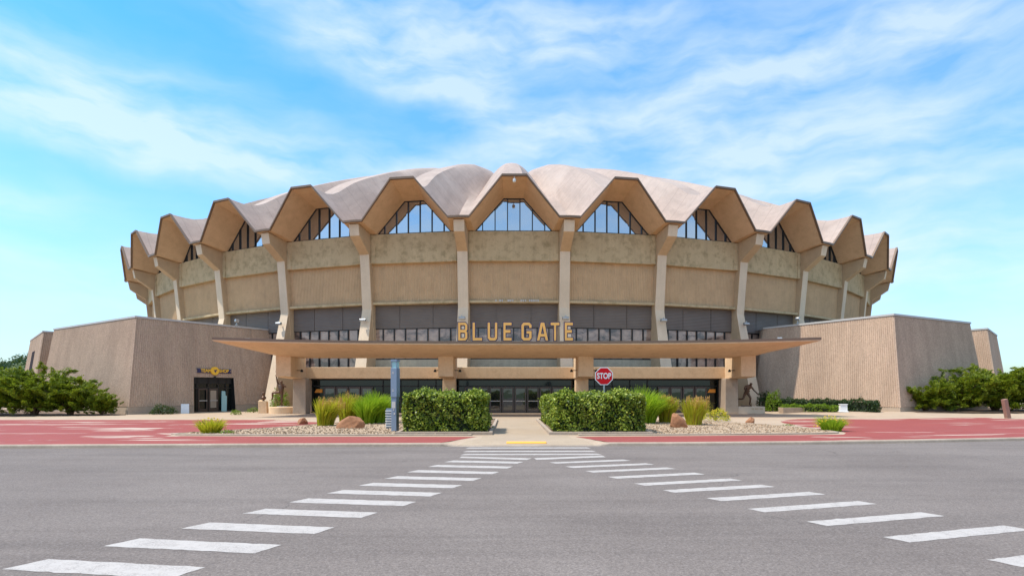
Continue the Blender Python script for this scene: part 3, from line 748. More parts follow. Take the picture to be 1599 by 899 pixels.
# ------------------------------------------------------------ side wings
def wing(name, label, base, nface, H=8.05, bat=1.1, pitch=.17, hole=None, cop=True, base_z=0.0, slit=None):
    """battered ribbed block; base polygon anticlockwise seen from above; first nface sides are ribbed"""
    t = thing(name, label, 'building', (base[0][0], base[0][1], 0))
    ox, oy = base[0]
    top = inset(base, bat); k = len(base); b = MB(); pb = MB()
    V = lambda p, z: Vector((p[0]-ox, p[1]-oy, z))
    def at(i, s, z):
        p = V(base[i], 0).lerp(V(base[(i+1) % k], 0), s); q = V(top[i], H).lerp(V(top[(i+1) % k], H), s); return p.lerp(q, z/H)
    for i in range(k):
        segs = [(0, 1, .62, H)]
        if hole and hole[0] == i:
            _, s0, s1, hz = hole; segs = [(0, s0, .62, H), (s1, 1, .62, H), (s0, s1, hz, H)]
        for s0, s1, z0, z1 in segs:
            if i < nface: corr(b, at(i, s0, z0), at(i, s1, z0), at(i, s0, z1), at(i, s1, z1), pitch, .042)
            else: b.add([at(i, s0, z0), at(i, s1, z0), at(i, s1, z1), at(i, s0, z1)], [(0, 1, 2, 3)])
    obj('wall', b, WING, t)
    for i in range(k):
        segs = [(0, 1)] if not (hole and hole[0] == i) else [(0, hole[1]), (hole[2], 1)]
        for s0, s1 in segs: pb.add([at(i, s0, -.1), at(i, s1, -.1), at(i, s1, .62), at(i, s0, .62)], [(0, 1, 2, 3)])
    obj('plinth', pb, CONC_LOW, t)
    c = MB(); o1 = inset(top, -.10); o2 = inset(top, .35)
    c.loft([[V(p, H-.10) for p in o1], [V(p, H+.06) for p in o1], [V(p, H+.06) for p in o2], [V(p, H-.10) for p in o2]], caps=False)
    obj('coping', c, COPING, t)
    r = MB(); r.add([V(p, H-.02) for p in inset(top, .01)], [tuple(range(k))]); obj('roof', r, CONC_SPAN, t)
    return t, at
LW = [(-30.6, 46.3), (-22.6, 58.6), (-26, 70), (-40, 72), (-46.7, 57.2)]
t_l, at_l = wing('annex_building', 'left ribbed concrete annex with battered walls and dark shop entrance', [LW[0]]+LW[1:], 5, hole=(0, .363, .629, 3.12))
RW = [(30.5, 45.0), (42.9, 51.7), (40, 70), (27, 70), (23.9, 56.6)]
t_r, at_r = wing('annex_building', 'right ribbed concrete annex with battered walls and no door', RW, 5)
SL = [(-48.0, 58.0), (-43.0, 66.0), (-50, 76), (-60.0, 70.6)]
t_sl, at_sl = wing('annex_building', 'narrow ribbed block with a dark slit window beyond the left annex', SL, 4)
SR = [(46.9, 55.2), (55.5, 64.0), (48, 74), (41.6, 65.0)]
t_sr, at_sr = wing('annex_building', 'narrow ribbed block beyond the far end of the right annex', SR, 4)
# slit window on the far left block (side 3 runs from its far corner to the near corner)
b = MB(); e0, e1 = .40, .62
q = [at_sl(3, e0, 1.2), at_sl(3, e1, 1.2), at_sl(3, e1, 6.3), at_sl(3, e0, 6.3)]
nr = (q[1]-q[0]).cross(q[3]-q[0]).normalized()
b.loft([[p+nr*.06 for p in q], [p-nr*.4 for p in q]]); wn = obj('slit_window', b, DARKV, t_sl)
# expansion joint and downlight fittings
def wall_quad(b, at, i, s0, s1, z0, z1, off):
    q = [at(i, s0, z0), at(i, s1, z0), at(i, s1, z1), at(i, s0, z1)]; nr = (q[1]-q[0]).cross(q[3]-q[0]).normalized()
    b.loft([[p+nr*off for p in q], [p-nr*.02 for p in q]])

# shop entrance in the left annex: dark recess, glazing, door
p0 = at_l(0, .363, 0); p1 = at_l(0, .629, 0); dr = (p1-p0).normalized(); inn = Vector((-dr.y, dr.x, 0)); Lw = (p1-p0).length
ang = math.atan2(dr.y, dr.x)
b = MB(); dep = 1.3; HZ = 3.12
tl, tr_ = at_l(0, .363, HZ), at_l(0, .629, HZ)
A = lambda s, d, z: p0+dr*(s*Lw)+inn*d+Vector((0, 0, z))
b.add([p0, A(0, dep, 0), A(0, dep, HZ), tl], [(0, 1, 2, 3)]); b.add([p1, A(1, dep, 0), A(1, dep, HZ), tr_], [(0, 1, 2, 3)])
b.add([tl, tr_, A(1, dep, HZ), A(0, dep, HZ)], [(0, 1, 2, 3)])
obj('entrance_recess', b, FRAME, t_l)
ew = bpy.data.objects.new('shop_front', None)
b = MB(); b.add([A(0, .75, 0), A(1, .75, 0), A(1, .75, HZ), A(0, .75, HZ)], [(0, 1, 2, 3)]); sf = obj('shop_glazing', b, GL_DOOR, t_l)
fm = MB()
def fbar(s, z0, z1, wd, d=.7): fm.box(tuple(A(s, d, (z0+z1)/2)), (wd, .1, z1-z0), ang)
def hbar(s0, s1, z, h, d=.7): fm.box(tuple(A((s0+s1)/2, d, z)), ((s1-s0)*Lw, .1, h), ang)
for s in (.02, .16, .42, .66, .86): fbar(s, 0, HZ, .12)
hbar(0, 1, HZ-.3, .55); hbar(0, 1, 2.15, .1, .69); hbar(0, 1, .08, .16, .69)
obj('shop_frame', fm, FRAME, sf)
for s, nm in ((.29, 'door'), (.54, 'door')):
    dd = MB(); o = A(s, .63, 0); wd = .8
    for q, (cx, cz, sx_, sz) in enumerate(((-.36, 1.08, .1, 2.1), (.36, 1.08, .1, 2.1), (0, 2.06, .62, .14), (0, .16, .62, .26))):
        c = o+dr*cx; dd.box((c.x, c.y, cz), (sx_, .06, sz), ang)
    dob = obj('door', dd, BRONZEF, t_l)
    if s > .4: bl_ = MB(); bl_.box((o.x, o.y, 1.15), (.56, .03, 1.6), ang); obj('door_interior', bl_, INTERIOR, dob)  # added beige panel stands in for the lighter interior seen through this door
    hh = MB(); c = o-inn*.09; hh.box((c.x, c.y, 1.02), (.7, .05, .07), ang); obj('handle', hh, COPING, dob)
def free(name, b, mat, label, cat, loc=(0, 0, 0), rz=0, group=None, **kw):
    o = obj(name, b, mat, None, **kw); o.location = loc; o.rotation_euler = (0, 0, rz); return tag(o, label, cat, group)
Lo = Vector((LW[0][0], LW[0][1], 0))
b = MB(); b.box((0, 0, .95), (.5, .06, 1.9)); bt = free('leaning_board', b, TEAL, 'pale teal board leaning inside the shop entrance recess', 'board', tuple(A(.78, .5, 0)+Lo), ang)
bt.rotation_euler = (R_(-7), R_(5), ang)
# TEAM SHOP sign
sp_ = at_l(0, .495, 3.72)+Lo; bat_tilt = 0
ts_ = thing('shop_sign', 'navy TEAM SHOP sign with a golden round badge above the shop entrance', 'sign', tuple(sp_-inn*.14), ang)
b = MB(); W2 = 1.62
b.loft([[(-W2, 0, -.19), (W2, 0, -.19), (W2-.12, 0, 0), (W2, 0, .19), (-W2, 0, .19), (-W2+.12, 0, 0)], [(-W2, .12, -.19), (W2, .12, -.19), (W2-.12, .12, 0), (W2, .12, .19), (-W2, .12, .19), (-W2+.12, .12, 0)]])
obj('sign_board', b, NAVY, ts_)
for tx, x in (('TEAM', -.80), ('SHOP', .86)):
    o = obj('lettering', text_mesh(tx, .40, .012, .012, .95), SIGNY, ts_); o.rotation_euler = (PI/2, 0, 0); o.location = (x, -.016, 0)
b = MB(); b.tube([(0, -.09, 0), (0, .10, 0)], .37, 28); bd = obj('badge', b, SIGNY, ts_, 40)
b = MB()
b.loft([[(x, y_, z) for x, z in ((-.14, .13), (-.02, .05), (.10, .14), (.17, .04), (.05, -.05), (.08, -.18), (-.03, -.10), (-.08, .0))] for y_ in (-.105, -.085)])
obj('badge_emblem', b, NAVY, bd)
b = MB(); b.tube([(0, .2, -.55), (0, -.02, -.55)], .03, 6); b.lathe((0, -.05, -.62), [(.12, 0), (.1, .1), (.03, .15)], 10); obj('sign_lamp', b, FRAME, ts_)

# lamps on annex and canopy tops
def toplamp(label, loc, rz):
    t = thing('floodlight', label, 'floodlight', loc, rz)
    b = MB(); b.tube([(0, 0, -.1), (0, 0, .28)], .035, 6); b.box((0, 0, .02), (.18, .18, .05)); obj('post', b, STEEL, t)
    b = MB(); b.tube([(-.20, -.05, .40), (-.16, -.05, .40), (.16, -.05, .40), (.2, -.05, .40)], [.08, .15, .15, .08], 12); obj('lamp_head', b, STEEL, t, 40)
ll = at_l(0, .68, 8.05)+Lo; toplamp('grey twin floodlight on the coping of the left annex', (ll.x, ll.y, 8.2), .9)
Ro = Vector((RW[0][0], RW[0][1], 0)); lr = at_r(4, .30, 8.05)+Ro; toplamp('grey floodlight on the coping of the right annex', (lr.x, lr.y, 8.2), -.9)
toplamp('small dark lamp on the canopy top near its left end', (W(387, 45), 45, 5.45), .2)
toplamp('small dark lamp on the canopy top near its right end', (W(1217, 45), 45, 5.52), -.2)

# ------------------------------------------------------------ vegetation
def leaf_mesh(pos, dirs, nrm, ln, wd):
    """diamond leaves: pos (n,3), unit dirs, unit normals-ish, lengths, widths -> mesh"""
    n = len(pos); side = np.cross(dirs, nrm); side /= np.linalg.norm(side, axis=1, keepdims=True)+1e-9
    ln = ln.reshape(-1, 1); wd = wd.reshape(-1, 1)
    v = np.empty((n, 4, 3)); v[:, 0] = pos-dirs*ln*.5; v[:, 1] = pos+side*wd*.5-dirs*ln*.02; v[:, 2] = pos+dirs*ln*.5; v[:, 3] = pos-side*wd*.5-dirs*ln*.02
    me = bpy.data.meshes.new('leaves'); me.vertices.add(4*n); me.vertices.foreach_set('co', v.astype(np.float32).ravel())
    me.loops.add(4*n); me.loops.foreach_set('vertex_index', np.arange(4*n, dtype=np.int32))
    me.polygons.add(n); me.polygons.foreach_set('loop_start', np.arange(0, 4*n, 4, dtype=np.int32)); me.update(calc_edges=True); return me
def unit(a): return a/(np.linalg.norm(a, axis=-1, keepdims=True)+1e-9)
def rdir(n): return unit(rng.normal(size=(n, 3)))
# --- clipped hedges
def hedge(label, x0, x1, y0, y1, h, seed, z=0.0, mat=HEDGEL, n_m2=430, leaf=.135, group='clipped hedges', core=DARKLEAF, rz=0, name='hedge'):
    t = thing(name, label, 'hedge', ((x0+x1)/2, (y0+y1)/2, z), rz, group)
    ax, ay = (x1-x0)/2, (y1-y0)/2; pts, nrs = [], []
    for (nx, ny, nz, area) in ((0, -1, 0, 2*ax*h), (0, 1, 0, 2*ax*h*.35), (-1, 0, 0, 2*ay*h), (1, 0, 0, 2*ay*h), (0, 0, 1, 4*ax*ay)):
        k = int(area*n_m2); u = rng.uniform(-1, 1, k); v = rng.uniform(0, 1, k)
        if nz: p = np.stack([u*ax, (v*2-1)*ay, np.full(k, h)], 1)
        elif ny: p = np.stack([u*ax, np.full(k, ny*ay), v*h*.97+.04], 1)
        else: p = np.stack([np.full(k, nx*ax), u*ay, v*h*.97+.04], 1)
        pts.append(p); nrs.append(np.tile([nx, ny, nz], (k, 1)))
    p = np.concatenate(pts); nn_ = np.concatenate(nrs).astype(float)
    # round the box edges, then push leaves in and out in lumps
    q = p/np.array([ax, ay, h]); q[:, 2] = q[:, 2]*2-1
    wob = .07*np.sin(p[:, 0]*5.1+seed)+.07*np.sin(p[:, 2]*4.3+p[:, 0]*2.2+seed*2)+.045*np.sin(p[:, 1]*4.7+p[:, 2]*3.1)+.05*np.sin(p[:, 0]*9+p[:, 2]*8+p[:, 1]*7+seed)
    m = np.sort(np.abs(q), axis=1); crn = np.clip((m[:, 1]-.78)/.22, 0, 1)**1.5
    inward = wob-.02-np.abs(rng.normal(0, .06, len(p)))-crn*.24+np.where(rng.uniform(0, 1, len(p)) < .03, rng.uniform(.05, .16, len(p)), 0)
    p = p+nn_*inward[:, None]
    p[:, :2] *= (1-.012*crn)[:, None]
    d = unit(rdir(len(p))+nn_*.5+np.array([0, 0, .25])); nl = unit(nn_*.8+rdir(len(p))*.7+np.array([-.2, 0, .8]))
    ln = rng.uniform(.7, 1.25, len(p))*leaf
    obj('foliage', leaf_mesh(p, d, nl, ln, ln*.62), mat, t)
    b = MB(); b.box((0, 0, h/2-.02), (2*ax-.42, 2*ay-.42, h-.28)); obj('twig_core', b, core, t)
    return t
hedge('clipped box hedge left of the walkway, beside the blue totem', -4.75, -.95, 25.3, 29.2, 1.83, 1)
hedge('clipped box hedge right of the walkway, in front of the stop sign', 1.92, 6.0, 25.1, 28.4, 1.80, 2)
hedge('smaller clipped hedge farther back, between the right front hedge and the doors', 2.02, 5.0, 31.0, 35.5, 1.72, 3)
for (x0, x1) in ((-4.9, -.72), (1.72, 6.2)):
    P_ = [(x0, 24.85), (x1, 24.85), (x1, 37.0), (x0, 37.0)]
    b = MB(); i1 = inset(P_, .14)
    b.loft([[(x, y, -.02) for x, y in P_], [(x, y, .13) for x, y in P_], [(x, y, .14) for x, y in i1], [(x, y, .02) for x, y in i1]], caps=False)
    struct(obj('bed_edging', b, KERB, None, None, .0)); sheet('mulch_bed', inset(P_, .135), .06, EARTH)
# --- junipers
def juniper_mesh(seed, Rr=2.6, Hh=3.1):
    r = np.random.default_rng(seed); pos, dr_, nr_, ln, wd = [], [], [], [], []; tb = MB(); fill = 46
    for s in range(13):
        a = s/13*2*PI+r.uniform(-.25, .25); reach = Rr*r.uniform(.55, 1.0); top = Hh*r.uniform(.72, .97) if s % 2 else Hh*r.uniform(.5, .85)
        pts = []
        for t in np.linspace(0, 1, 7):
            pts.append(Vector((math.cos(a)*(.15+reach*t**1.35), math.sin(a)*(.15+reach*t**1.15), .02+top*(t**.75))))
        tb.tube(pts[:6], [.075, .065, .055, .045, .035, .02], 6)
        for k in range(27):
            t = r.uniform(.22, 1.0)**.8; i = min(5, int(t*6)); c = pts[i].lerp(pts[i+1], t*6-i if t*6-i < 1 else 1)
            c = c+Vector(r.normal(0, .34, 3))
            c.z = max(.35, c.z)
            out = Vector((c.x, c.y, 0)).normalized()
            d = (out*r.uniform(.6, 1.1)+Vector((0, 0, r.uniform(-.05, .75)))+Vector(r.normal(0, .35, 3))).normalized()
            m = 105; L = r.uniform(.5, .95)
            tt = r.uniform(-.5, .5, m); lat = unit(r.normal(size=(m, 3)))*(.30*(1-np.abs(tt+.15))[:, None])*np.sqrt(r.uniform(0, 1, (m, 1)))
            lat[:, 2] *= .6
            p = np.array(c)+np.outer(tt*L, np.array(d))+lat
            pos.append(p); dd = unit(np.array(d)*1.1+lat*3.2+r.normal(0, .25, (m, 3))+np.array([0, 0, .2])); dr_.append(dd); nr_.append(unit(r.normal(size=(m, 3))*.8+np.array([-.3, -.2, 1.1])))
            ln.append(r.uniform(.13, .27, m)); wd.append(r.uniform(.045, .085, m))
    for k in range(fill):                                   # low, spreading skirt and inner fill
        a = r.uniform(0, 2*PI); q = Rr*math.sqrt(r.uniform(.02, .95)); zc_ = Hh*.80*(1-(q/Rr)**2*.62)*r.uniform(.22, .98)
        c = np.array([math.cos(a)*q, math.sin(a)*q, max(.30, zc_)]); d = unit(np.array([math.cos(a), math.sin(a), r.uniform(-.15, .45)])+r.normal(0, .3, 3))
        m = 110; L = r.uniform(.6, 1.05); tt = r.uniform(-.5, .5, m)
        lat = unit(r.normal(size=(m, 3)))*(.32*(1-np.abs(tt+.15))[:, None])*np.sqrt(r.uniform(0, 1, (m, 1))); lat[:, 2] *= .55
        pos.append(c+np.outer(tt*L, d)+lat); dr_.append(unit(d*1.1+lat*3.2+r.normal(0, .25, (m, 3))+np.array([0, 0, .2]))); nr_.append(unit(r.normal(size=(m, 3))*.8+np.array([-.3, -.2, 1.1])))
        ln.append(r.uniform(.13, .27, m)); wd.append(r.uniform(.045, .085, m))
    return leaf_mesh(np.concatenate(pos), np.concatenate(dr_), np.concatenate(nr_), np.concatenate(ln), np.concatenate(wd)), tb
jm = [juniper_mesh(s) for s in (11, 12, 13)]
jobj = []
def juniper(i, x, y, s, rz, label, sz=1.0):
    me, tb = jm[i % 3]
    t = thing('juniper_bush', label, 'juniper', (x, y, ground(x, y)), rz, 'spreading junipers')
    t.scale = (s, s, s*sz)
    f = bpy.data.objects.new('foliage', me); C.objects.link(f); f.parent = t
    if not me.materials: me.materials.append(JUN)
    if i % 3 not in [q[0] for q in jobj]:
        o = obj('stems', tb, BARK, t, 60); jobj.append((i % 3, o))
    else: share('stems', [q[1] for q in jobj if q[0] == i % 3][0], t)
juniper(0, -34.4, 45.3, .86, .4, 'spreading juniper at the right end of the left group, against the left annex', 1.0)
juniper(1, -37.0, 45.0, 1.02, 2.1, 'big dense juniper second from the right in the left group', 1.05)
juniper(2, -40.6, 45.2, 1.10, 4.0, 'big juniper at the left edge of the picture under the wooded hill', 1.05)
juniper(0, -44.5, 46.2, 1.15, 5.2, 'juniper mostly cut off by the left edge of the picture', .95)
juniper(1, -31.9, 45.2, .42, 1.0, 'small upright juniper standing alone at the left annex corner', 1.25)
juniper(2, 33.6, 46.6, .82, 2.4, 'spreading juniper at the left end of the right group, at the annex corner', .88)
juniper(0, 36.6, 47.2, .98, 1.2, 'juniper second from the left in the right group, tall pointed tip', 1.0)
juniper(1, 39.9, 47.4, 1.02, 4.4, 'juniper in the right group in front of the narrow far block', 1.02)
juniper(2, 43.2, 47.6, 1.05, .3, 'juniper mostly at the right edge of the picture behind the leaning post', 1.0)
juniper(0, 46.6, 48.4, 1.1, 3.3, 'juniper cut off by the right edge of the picture', 1.0)
# --- ornamental grasses
def blades(n, Rb, H, lean, spread, wd=.022, seed=0, hmin=.6):
    r = np.random.default_rng(seed); vs, fs = [], []; tips = []
    for i in range(n):
        a = r.uniform(0, 2*PI); q = Rb*math.sqrt(r.uniform(0, 1)); x, y = q*math.cos(a), q*math.sin(a)
        h = H*r.uniform(hmin, 1.02); s = spread*(q/Rb)*r.uniform(.3, 1.15)+abs(r.normal(0, .06)); dx = math.cos(a)*s+lean[0]*r.uniform(.6, 1.2); dy = math.sin(a)*s+lean[1]
        pa = r.uniform(0, PI); wx, wy = math.cos(pa)*wd, math.sin(pa)*wd; o = len(vs)
        for j in range(5):
            t = j/4; ww = 1-t**1.5*.92
            px_, py_, pz = x+dx*t**1.8, y+dy*t**1.8, h*(t-min(.42, .10+.28*math.hypot(dx, dy))*t**3.2)*1.12
            vs += [(px_-wx*ww, py_-wy*ww, pz), (px_+wx*ww, py_+wy*ww, pz)]
        fs += [(o+2*j, o+2*j+1, o+2*j+3, o+2*j+2) for j in range(4)]
        tips.append((vs[-1], (dx, dy)))
    b = MB(); b.v = vs; b.f = fs; return b, tips
def grass_clump(label, px, py, wpx, hpx, mat, lean=(0, 0), spread=.5, plumes=0, seed=1, n=900):
    x, y = gp(px, py, .04); s = y/FPX; Hh = hpx*s; Rb = wpx*s*.30
    t = thing('ornamental_grass', label, 'grass clump', (x, y, .045), 0, 'ornamental grasses in the gravel beds')
    b, tips = blades(int(n*.85), Rb, Hh*1.0, lean, spread*wpx*s*.85, .024, seed); obj('blades', b, mat, t)
    if plumes:
        r = np.random.default_rng(seed+50); pos, dd = [], []
        st = MB()
        for i in range(plumes):
            a = r.uniform(0, 2*PI); q = Rb*math.sqrt(r.uniform(0, 1)); bx, by = q*math.cos(a), q*math.sin(a)
            tx, ty = bx*1.6+lean[0]*r.uniform(.7, 1.3)+r.normal(0, .05), by*1.6; h = Hh*r.uniform(.72, 1.0)
            st.tube([(bx, by, 0), ((bx+tx)/2-.02, (by+ty)/2, h*.55), (tx, ty, h)], [.006, .005, .003], 3)
            for k in range(16):
                u = k/16; c = np.array((tx-lean[0]*.25*(1-u)*.3, ty, h-.34*(1-u)))+r.normal(0, .018, 3); pos.append(c); dd.append((r.normal(0, .4)+lean[0]*.5, r.normal(0, .4), 1))
        pos = np.array(pos); dd = unit(np.array(dd)); k = len(pos)
        obj('seed_plumes', leaf_mesh(pos, dd, rdir(k), rng.uniform(.06, .11, k), rng.uniform(.02, .035, k)), GR_TAN, t)
        obj('stalks', st, GR_TAN, t)
grass_clump('golden grass clump leaning right, leftmost in the left gravel bed', 508, 664, 40, 46, GR_YEL, (.35, 0), .5, 80, 21)
grass_clump('yellow green grass clump behind the red boulder', 543, 660, 40, 50, GR_YEL, (.12, 0), .6, 14, 22)
grass_clump('bright green grass clump right of the red boulder', 572, 661, 40, 46, GR_GREEN, (.15, 0), .7, 0, 23, 1100)
grass_clump('tallest green grass clump leaning towards the blue totem', 588, 660, 44, 55, GR_GREEN, (.35, 0), .7, 0, 24, 1300)
grass_clump('big fountain of green grass behind the right hedge', 1003, 660, 66, 64, GR_GREEN, (.12, 0), .85, 0, 25, 1700)
grass_clump('feathery tan tipped grass clump left of the pointed boulder', 1040, 659, 34, 44, GR_YEL, (.12, 0), .45, 70, 26)
grass_clump('feathery tan tipped grass clump right of the pointed boulder', 1083, 663, 38, 46, GR_YEL, (.18, 0), .5, 90, 27)
# --- mounded shrubs
def mound(name, label, px, py, wpx, hpx, mat, n=900, leaf=.09, flowers=0, blady=False, zoff=None, cat='shrub', stems=True, depth=.9, pos=None, dia=None, seed=0):
    if pos is None: x, y = gp(px, py, .02)
    else: x, y = pos
    s = y/FPX; a = wpx*s/2; h = hpx*s; z0 = ground(x, y)+.01
    t = thing(name, label, cat, (x, y, z0))
    r = np.random.default_rng(int(px*7+py)+seed)
    if blady:
        b, _ = blades(n, a*.55, h*1.08, (0, 0), a*.75, .016, int(px), .5); obj('foliage', b, mat, t)
    else:
        d = unit(r.normal(size=(n, 3))); d[:, 2] = np.abs(d[:, 2]); rad = r.uniform(.6, 1, n)**.5
        lump = 1+.13*np.sin(d[:, 0]*6+px)+.12*np.sin(d[:, 1]*7+d[:, 2]*5+py)
        p = d*(rad*lump)[:, None]*np.array([a, a*depth, h]); p[:, 2] += .03
        ln = r.uniform(.7, 1.3, n)*leaf
        obj('foliage', leaf_mesh(p, unit(rdir(n)+d*.6), unit(d+rdir(n)*.7+np.array([0, 0, .4])), ln, ln*.55), mat, t)
    if stems:
        b = MB()
        for k in range(6):
            q = k/6*2*PI; b.tube([(0, 0, 0), (math.cos(q)*a*.35, math.sin(q)*a*.35, h*.5), (math.cos(q)*a*.55, math.sin(q)*a*.55, h*.8)], [.02, .014, .008], 5)
        obj('stems', b, BARK, t)
    if flowers:
        d = unit(r.normal(size=(flowers, 3))); d[:, 2] = np.abs(d[:, 2])+.3; d = unit(d); p = d*np.array([a*1.0, a*depth, h*1.02])
        f0 = None
        for q in p:
            if f0 is None:
                k = 8; an = np.arange(k)*2*PI/k; ww = MB()
                ww.add([(0, 0, .012)]+[(math.cos(a_)*(.055 if j % 2 == 0 else .03), math.sin(a_)*(.055 if j % 2 == 0 else .03), 0) for j, a_ in enumerate(an)], [(0, j+1, (j+1) % k+1) for j in range(k)])
                f0 = obj('flower', ww, YFLOW, t); o = f0
            else: o = share('flower', f0, t)
            o.location = q; o.rotation_euler = (r.uniform(.2, 1.3), r.uniform(-.4, .4), 0)
    return t
mound('daylily_clump', 'olive gold daylily clump on the rim of the left gravel bed', 329, 676, 48, 24, GR_YEL, 700, blady=True, flowers=22)
mound('ground_plant', 'low sprawling green weed beside the olive gold clump', 354, 677, 22, 6, BRIGHT, 220, .06)
mound('daylily_clump', 'green daylily clump with yellow flowers on the rim of the right gravel bed', 1298, 672, 50, 23, GR_GREEN, 700, blady=True, flowers=30)
mound('coneflower_patch', 'low yellow flowering patch right of the feathery grasses', 1118, 656, 46, 17, GR_YEL, 1500, .08, 46)
mound('ground_plant', 'small dry weed on the right gravel near its far edge', 1232, 665, 20, 3, BRIGHT, 120, .05)
mound('ground_plant', 'lime green low plant right of the shop entrance', 368, 647, 17, 7, BRIGHT, 420, .08)
mound('ground_plant', 'lime green low plant beside the bust pedestal', 396, 643.5, 22, 7, BRIGHT, 420, .08)
mound('foundation_shrub', 'dark green low shrub at the left annex wall', 254, 646, 38, 14, DEEP, 1600, .11)
mound('leafy_bush', 'bright green bush behind the leaping bronze statue', 438, 638, 30, 33, BRIGHT, 1500, .13, pos=(W(438, 53), 52.8))
mound('leafy_bush', 'two tone green bush right of the running bronze statue', 1212, 634, 26, 32, BRIGHT, 1300, .14, pos=(W(1209, 52.0), 52.0))
mound('leafy_bush', 'dark green bush touching the two tone bush by the running statue', 1193, 632, 24, 30, DEEP, 1300, .16, pos=(W(1194, 53.2), 53.2))
# low hedge along the right annex wall
pa = Vector((29.3, 45.1)); pb_ = Vector((24.7, 53.2)); dv = (pb_-pa); angh = math.atan2(dv.y, dv.x)
mc = (pa+pb_)/2+Vector((-.75, -.42))
L_ = dv.length
hedge('long low dark hedge along the foot of the right annex wall', mc.x-L_/2, mc.x+L_/2, mc.y-.45, mc.y+.45, 1.05, 5, .12, DEEP, 420, .12, None, DARKLEAF, angh)
mc2 = mc+Vector((-1.0, -.75))
hedge('short bright green low hedge in front of the long dark hedge', mc2.x-2.7, mc2.x+2.7, mc2.y-.35, mc2.y+.35, .62, 6, .12, BRIGHT, 420, .12, None, DARKLEAF, angh)

# ------------------------------------------------------------ boulders
def boulder(label, px, py, wpx, hpx, seed, peak=0.0, flat=.5):
    x, y = gp(px, py, .04); s = y/FPX; a, h = wpx*s/2, hpx*s
    bm = bmesh.new(); bmesh.ops.create_icosphere(bm, subdivisions=4, radius=1); r = np.random.default_rng(seed)
    pl = [(Vector(unit(r.normal(size=3))), r.uniform(.55, .86)) for _ in range(16)]
    for v in bm.verts:
        d = v.co.normalized(); m = 1.0
        for nn2, dist in pl:
            k = d.dot(nn2)
            if k > .05: m = min(m, dist/k)
        c = d*m; c += d*.03*math.sin(c.x*9+seed)*math.sin(c.y*8)*math.sin(c.z*10+1)
        z = (c.z+.35)/1.15
        sk = 1-max(0, z)*flat
        v.co = Vector(((c.x*sk+peak*max(0, z))*a*1.15, c.y*sk*a*.75, z*h*1.12-.02))
    me = bpy.data.meshes.new('b'); bm.to_mesh(me); bm.free()
    o = obj('boulder', me, ROCK, None, 28, loc=(x, y, .045)); tag(o, label, 'boulder', 'boulders on the gravel')
boulder('long red brown boulder in front of the green grasses', 547, 668, 45, 17, 3, .32, .30)
boulder('small red brown boulder far left on the left gravel bed', 471, 661, 18, 10, 4, .1, .4)
boulder('pointed red brown boulder between the feathery grasses', 1060, 667, 39, 19, 5, -.25, .62)
boulder('small pinkish boulder on the right gravel bed', 1172, 660, 15, 9, 6, .1, .35)
b_small = 0

# ------------------------------------------------------------ street furniture
# stop sign
ss = thing('stop_sign', 'red octagonal STOP sign on a grey post behind the right hedge', 'road sign', (W(943, 29), 29, 0))
zc = 1.9+23*29/FPX; ro = .445/math.cos(PI/8)
oc = lambda r, y: [(r*math.cos(PI/8+k*PI/4), y, zc+r*math.sin(PI/8+k*PI/4)) for k in range(8)]
b = MB(); b.loft([oc(ro, -.035), oc(ro, -.031)]); obj('sign_plate', b, WHITE, ss)
b = MB(); b.loft([oc(ro-.045, -.039), oc(ro-.045, -.0345)]); fp = obj('red_face', b, REDSIGN, ss)
o = obj('lettering', text_mesh('STOP', .40, .003, .012, .74), WHITE, ss); o.rotation_euler = (PI/2, 0, 0); o.location = (0, -.042, zc)
b = MB(); b.loft([[(-.04, 0, z), (-.04, -.028, z), (.04, -.028, z), (.04, 0, z), (.02, .03, z), (-.02, .03, z)] for z in (0, zc+.4)]); obj('post', b, STEEL, ss)
# emergency totem
tx, ty = W(617, 26.6), 26.6
tt_ = thing('help_phone_totem', 'tall slate blue totem with a teal lamp at its top left of the hedge', 'totem', (tx, ty, .04), R_(-14))
b = MB(); b.box((0, 0, .78), (.26, .30, 1.56)); obj('lower_body', b, TOTEM, tt_, None, .015)
b = MB(); b.box((.01, 0, 2.24), (.30, .36, 1.34)); ub = obj('upper_body', b, TOTEM, tt_, None, .015)
b = MB(); b.box((.01, .02, 3.06), (.22, .28, .30)); obj('lamp_glass', b, TEAL, tt_)
b = MB(); b.box((.01, 0, 3.25), (.30, .36, .09)); b.box((-.122, -.15, 3.06), (.03, .03, .3)); b.box((.142, -.15, 3.06), (.03, .03, .3)); obj('cap', b, TOTEM, tt_, None, .01)
b = MB()
for z, wd in ((2.72, .06), (2.66, .10), (1.92, .05), (1.86, .09)): b.box((-.02, -.184, z), (wd, .008, .035))
obj('pale_markings', b, COPING, tt_)
b = MB(); b.box((0, -.155, 1.22), (.18, .02, .3)); obj('call_panel', b, COPING, tt_)
b = MB(); b.tube([(0, -.145, 1.0), (0, -.17, 1.0)], .035, 10); obj('call_button', b, COPING, tt_)
b = MB(); b.box((.04, -.155, .82), (.06, .02, .09)); obj('key_plate', b, COPING, tt_)
# louvred cabinet beside it
lc = thing('louvred_cabinet', 'low white slatted vent box half hidden behind the blue totem', 'vent box', (W(608, 28.6), 28.6, .04))
b = MB(); b.box((0, .1, .5), (.30, .3, .98)); obj('body', b, TOTEM, lc)
for z in np.arange(.12, .98, .125):
    b = MB(); b.box((0, -.02, z), (.36, .2, .05)); obj('slat', b, WHITE, lc)
# leaning wooden post at the right
x, y = gp(1574, 653); b = MB(); b.box((0, 0, .68), (.30, .25, 1.40)); o = free('wooden_post', b, WOOD, 'weathered reddish post leaning left in front of the right junipers', 'post', (x, y, -.02), .2, bevel=.03)
o.rotation_euler = (0, R_(-12), .1)
